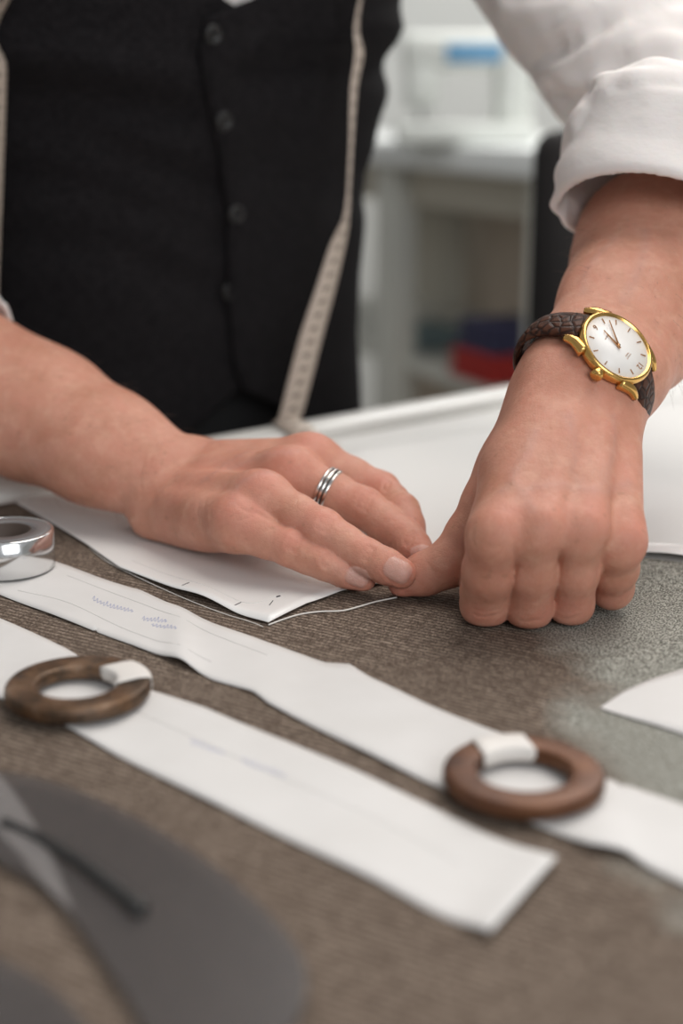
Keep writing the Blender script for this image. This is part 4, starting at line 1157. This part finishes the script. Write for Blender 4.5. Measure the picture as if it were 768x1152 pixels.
# counter seen end-on between the body and the sleeve
ca, cb = P(398, 187, 2.85), P(610, 196, 2.22)
cd = nrm([cb[0] - ca[0], cb[1] - ca[1], 0]); cn = np.array((-cd[1], cd[0], 0)); cn = cn if cn[1] > 0 else -cn
ztop = (ca[2] + cb[2]) / 2 + .045
Lc_ = 1.5; end = np.array((cb[0], cb[1], 0)); crot = math.atan2(cd[1], cd[0])
cc = end - cd * Lc_ / 2 + cn * .28
counter = empty('work_counter', (cc[0], cc[1], 0)); tag(counter, 'white topped work counter with open shelf in the room behind', 'counter')
bm = bmesh.new(); box(bm, cc[0], cc[1], ztop - .024, Lc_, .56, .048, crot, .006); bobj('counter_top', bm, M['counter_top'], counter)
bm = bmesh.new(); p = cc + cn * .25; box(bm, p[0], p[1], (ztop - .05) / 2, Lc_ - .06, .02, ztop - .05, crot); bobj('back_board', bm, M['counter_brown'], counter, False)
bm = bmesh.new(); p = cc - cn * .21; box(bm, p[0], p[1], ztop - .085, Lc_ - .06, .02, .07, crot, .003); bobj('apron', bm, M['counter_panel'], counter, False)
bm = bmesh.new(); box(bm, cc[0], cc[1], .634, Lc_ - .08, .46, .024, crot, .003); bobj('shelf', bm, M['counter_post'], counter, False)
for kk, wd in ((.06, .05), (.62, .09), (1.12, .05)):
    p = end - cd * kk + cn * .05
    bm = bmesh.new(); box(bm, p[0], p[1], (ztop - .05) / 2, wd, .05, ztop - .05, crot, .004); bobj('post', bm, M['counter_post'], counter, False)
for kk in (.35, .85):
    p = end - cd * kk + cn * .22
    bm = bmesh.new(); box(bm, p[0], p[1], .714 + (ztop - .77) / 2, .40, .02, ztop - .79, crot, .004); bobj('panel', bm, M['counter_panel'] if kk > .5 else M['counter_brown'], counter, False)
# folded cloths on the shelf
SHZ = .635
def folded(px, j, w, dp, z, h, m, label):
    k = min(np.linspace(0, 1.4, 300), key=lambda k: abs(pix(end - cd * k + cn * j + zz * SHZ)[0] - px))
    p = end - cd * k + cn * j; bm = bmesh.new(); n = 3
    for i in range(n): box(bm, p[0] + .004 * (i % 2), p[1], z + h * (i + .5) / n, w - .006 * i, dp, h / n * .98, crot, h / n * .4, 3)
    tag(bobj('folded_cloth', bm, m), label, 'cloth', 'folded cloths on the counter shelf')
folded(566, .12, .16, .15, SHZ + .0125, .052, M['red_cloth'], 'red folded cloth on the shelf under the counter')
folded(566, .12, .14, .13, SHZ + .0655, .055, M['navy_cloth'], 'navy folded cloth lying on the red one under the counter')
folded(476, .145, .13, .12, SHZ + .0125, .045, M['teal_cloth'], 'grey teal folded cloth low under the counter beside the vest')
# sewing machine on the counter
sm = P(528, 100, 2.5); sm = np.array((sm[0], sm[1], ztop)); mr = crot + .9
sew = empty('sewing_machine', sm); tag(sew, 'off-white sewing machine with a blue panel on the counter', 'sewing machine')
def smb(name, dx, dy, z, sx, sy, sz, m, bev=.008):
    bm = bmesh.new(); box(bm, 0, 0, 0, sx, sy, sz, 0, bev, 3)
    cx, sx_ = math.cos(0), math.sin(0)
    bmesh.ops.translate(bm, vec=(sm[0] + dx, sm[1] + dy, ztop + z), verts=bm.verts[:]); return bobj(name, bm, m, sew)
smb('base', -.01, 0, .018, .24, .15, .036, M['machine_white'])
smb('column', .075, 0, .10, .062, .10, .15, M['machine_white'], .015)
smb('arm', -.01, 0, .155, .22, .085, .062, M['machine_white'], .016)
smb('head', -.085, 0, .105, .06, .08, .09, M['machine_white'], .014)
pn = smb('panel', .005, -.0435, .152, .10, .006, .030, M['machine_blue'], .002)
v, f = lathe([(0, 0), (.028, 0), (.032, .004), (.032, .014), (.026, .018), (0, .018)], 32, sm + np.array((.107, 0, .125)), (np.array((0, 1., 0)), np.array((0, 0, 1.)), np.array((1., 0, 0))), closed=False); mobj('handwheel', v, f, M['machine_dark'], sew)
v, f = tube([sm + np.array((-.085, 0, .062)), sm + np.array((-.085, 0, .038))], .003, 8); mobj('needle_bar', v, f, M['machine_dark'], sew)
v, f = tube([sm + np.array((.05, .02, .18)), sm + np.array((.05, .02, .235))], .003, 8); mobj('spool_pin', v, f, M['machine_dark'], sew)
smb('needle_plate', -.085, -.01, .037, .07, .08, .003, M['machine_dark'], .001)
# black office chair at the right
oc = np.array((.372, 1.62, 0))
ch = empty('office_chair', oc); tag(ch, 'black office chair standing behind the table near the arm with the watch', 'chair')
bm = bmesh.new(); box(bm, oc[0], oc[1], .955, .44, .05, .31, rotz, .024, 4); bobj('backrest', bm, M['black_mesh'], ch)
bm = bmesh.new(); box(bm, *(oc - TNn * .22)[:2], .47, .44, .38, .08, rotz, .03, 4); bobj('seat', bm, M['black_mesh'], ch)
v, f = tube([oc - TNn * .10 + zz * .47, oc - TNn * .045 + zz * .56, oc - TNn * .03 + zz * .90], .018, 10); mobj('back_post', v, f, M['black_plastic'], ch)
sc_ = oc - TNn * .22
v, f = tube([sc_ + np.array((0, 0, .08)), sc_ + np.array((0, 0, .45))], .025, 12); mobj('column', v, f, M['black_plastic'], ch)
for k in range(5):
    a = k * 2 * math.pi / 5 + .3; e = np.array((math.cos(a), math.sin(a), 0))
    v, f = tube([sc_ + np.array((0, 0, .10)), sc_ + e * .16 + np.array((0, 0, .09)), sc_ + e * .28 + np.array((0, 0, .065))], [.022, .018, .014], 10); lg = mobj('leg', v, f, M['black_plastic'], ch)
    v, f = lathe([(.006, -.02), (.026, -.02), (.028, -.014), (.028, .014), (.026, .02), (.006, .02)], 24, sc_ + e * .285 + np.array((0, 0, .028)), (np.array((0, 0, 1.)), e, np.cross((0, 0, 1.), e))); mobj('caster', v, f, M['black_plastic'], lg)

# ------------------------------------------------------------------ light
w = bpy.data.worlds.new('room_light'); sc.world = w; w.use_nodes = True
w.node_tree.nodes['Background'].inputs[0].default_value = (.95, .97, 1.0, 1)
w.node_tree.nodes['Background'].inputs[1].default_value = .42
def area(name, loc, target, sx, sy, power, col):
    l = bpy.data.lights.new(name, 'AREA'); l.shape = 'RECTANGLE'; l.size = sx; l.size_y = sy; l.energy = power; l.color = col
    o = bpy.data.objects.new(name, l); o.location = loc; C.objects.link(o)
    o.rotation_euler = (Vector(target) - Vector(loc)).to_track_quat('-Z', 'Y').to_euler(); return o
area('ceiling_light', (.50, .95, 2.6), (.05, .75, .9), 1.5, 1.1, 29, (1, .96, .91))
area('ceiling_light', (.9, 2.9, 2.75), (.6, 2.6, .8), 1.6, 1.2, 82, (1, .98, .95))
area('window_light', (1.0, -1.9, 2.1), (0, .8, .95), 1.8, 1.3, 52, (.95, .98, 1))
# ------------------------------------------------------------------ camera
cam = bpy.data.cameras.new('camera'); co_ = bpy.data.objects.new('camera', cam); C.objects.link(co_)
co_.location = tuple(CAM); co_.rotation_euler = (math.pi / 2 - PITCH, 0, 0)
cam.sensor_fit = 'HORIZONTAL'; cam.sensor_width = 24; cam.lens = FX / 768 * 24; cam.clip_start = .02
cam.dof.use_dof = True; cam.dof.focus_distance = .685; cam.dof.aperture_fstop = 3.6
sc.camera = co_
vs = sc.view_settings
vs.view_transform = 'Standard'; vs.look = 'None'; vs.exposure = -0.42; vs.gamma = 1; vs.use_curve_mapping = False
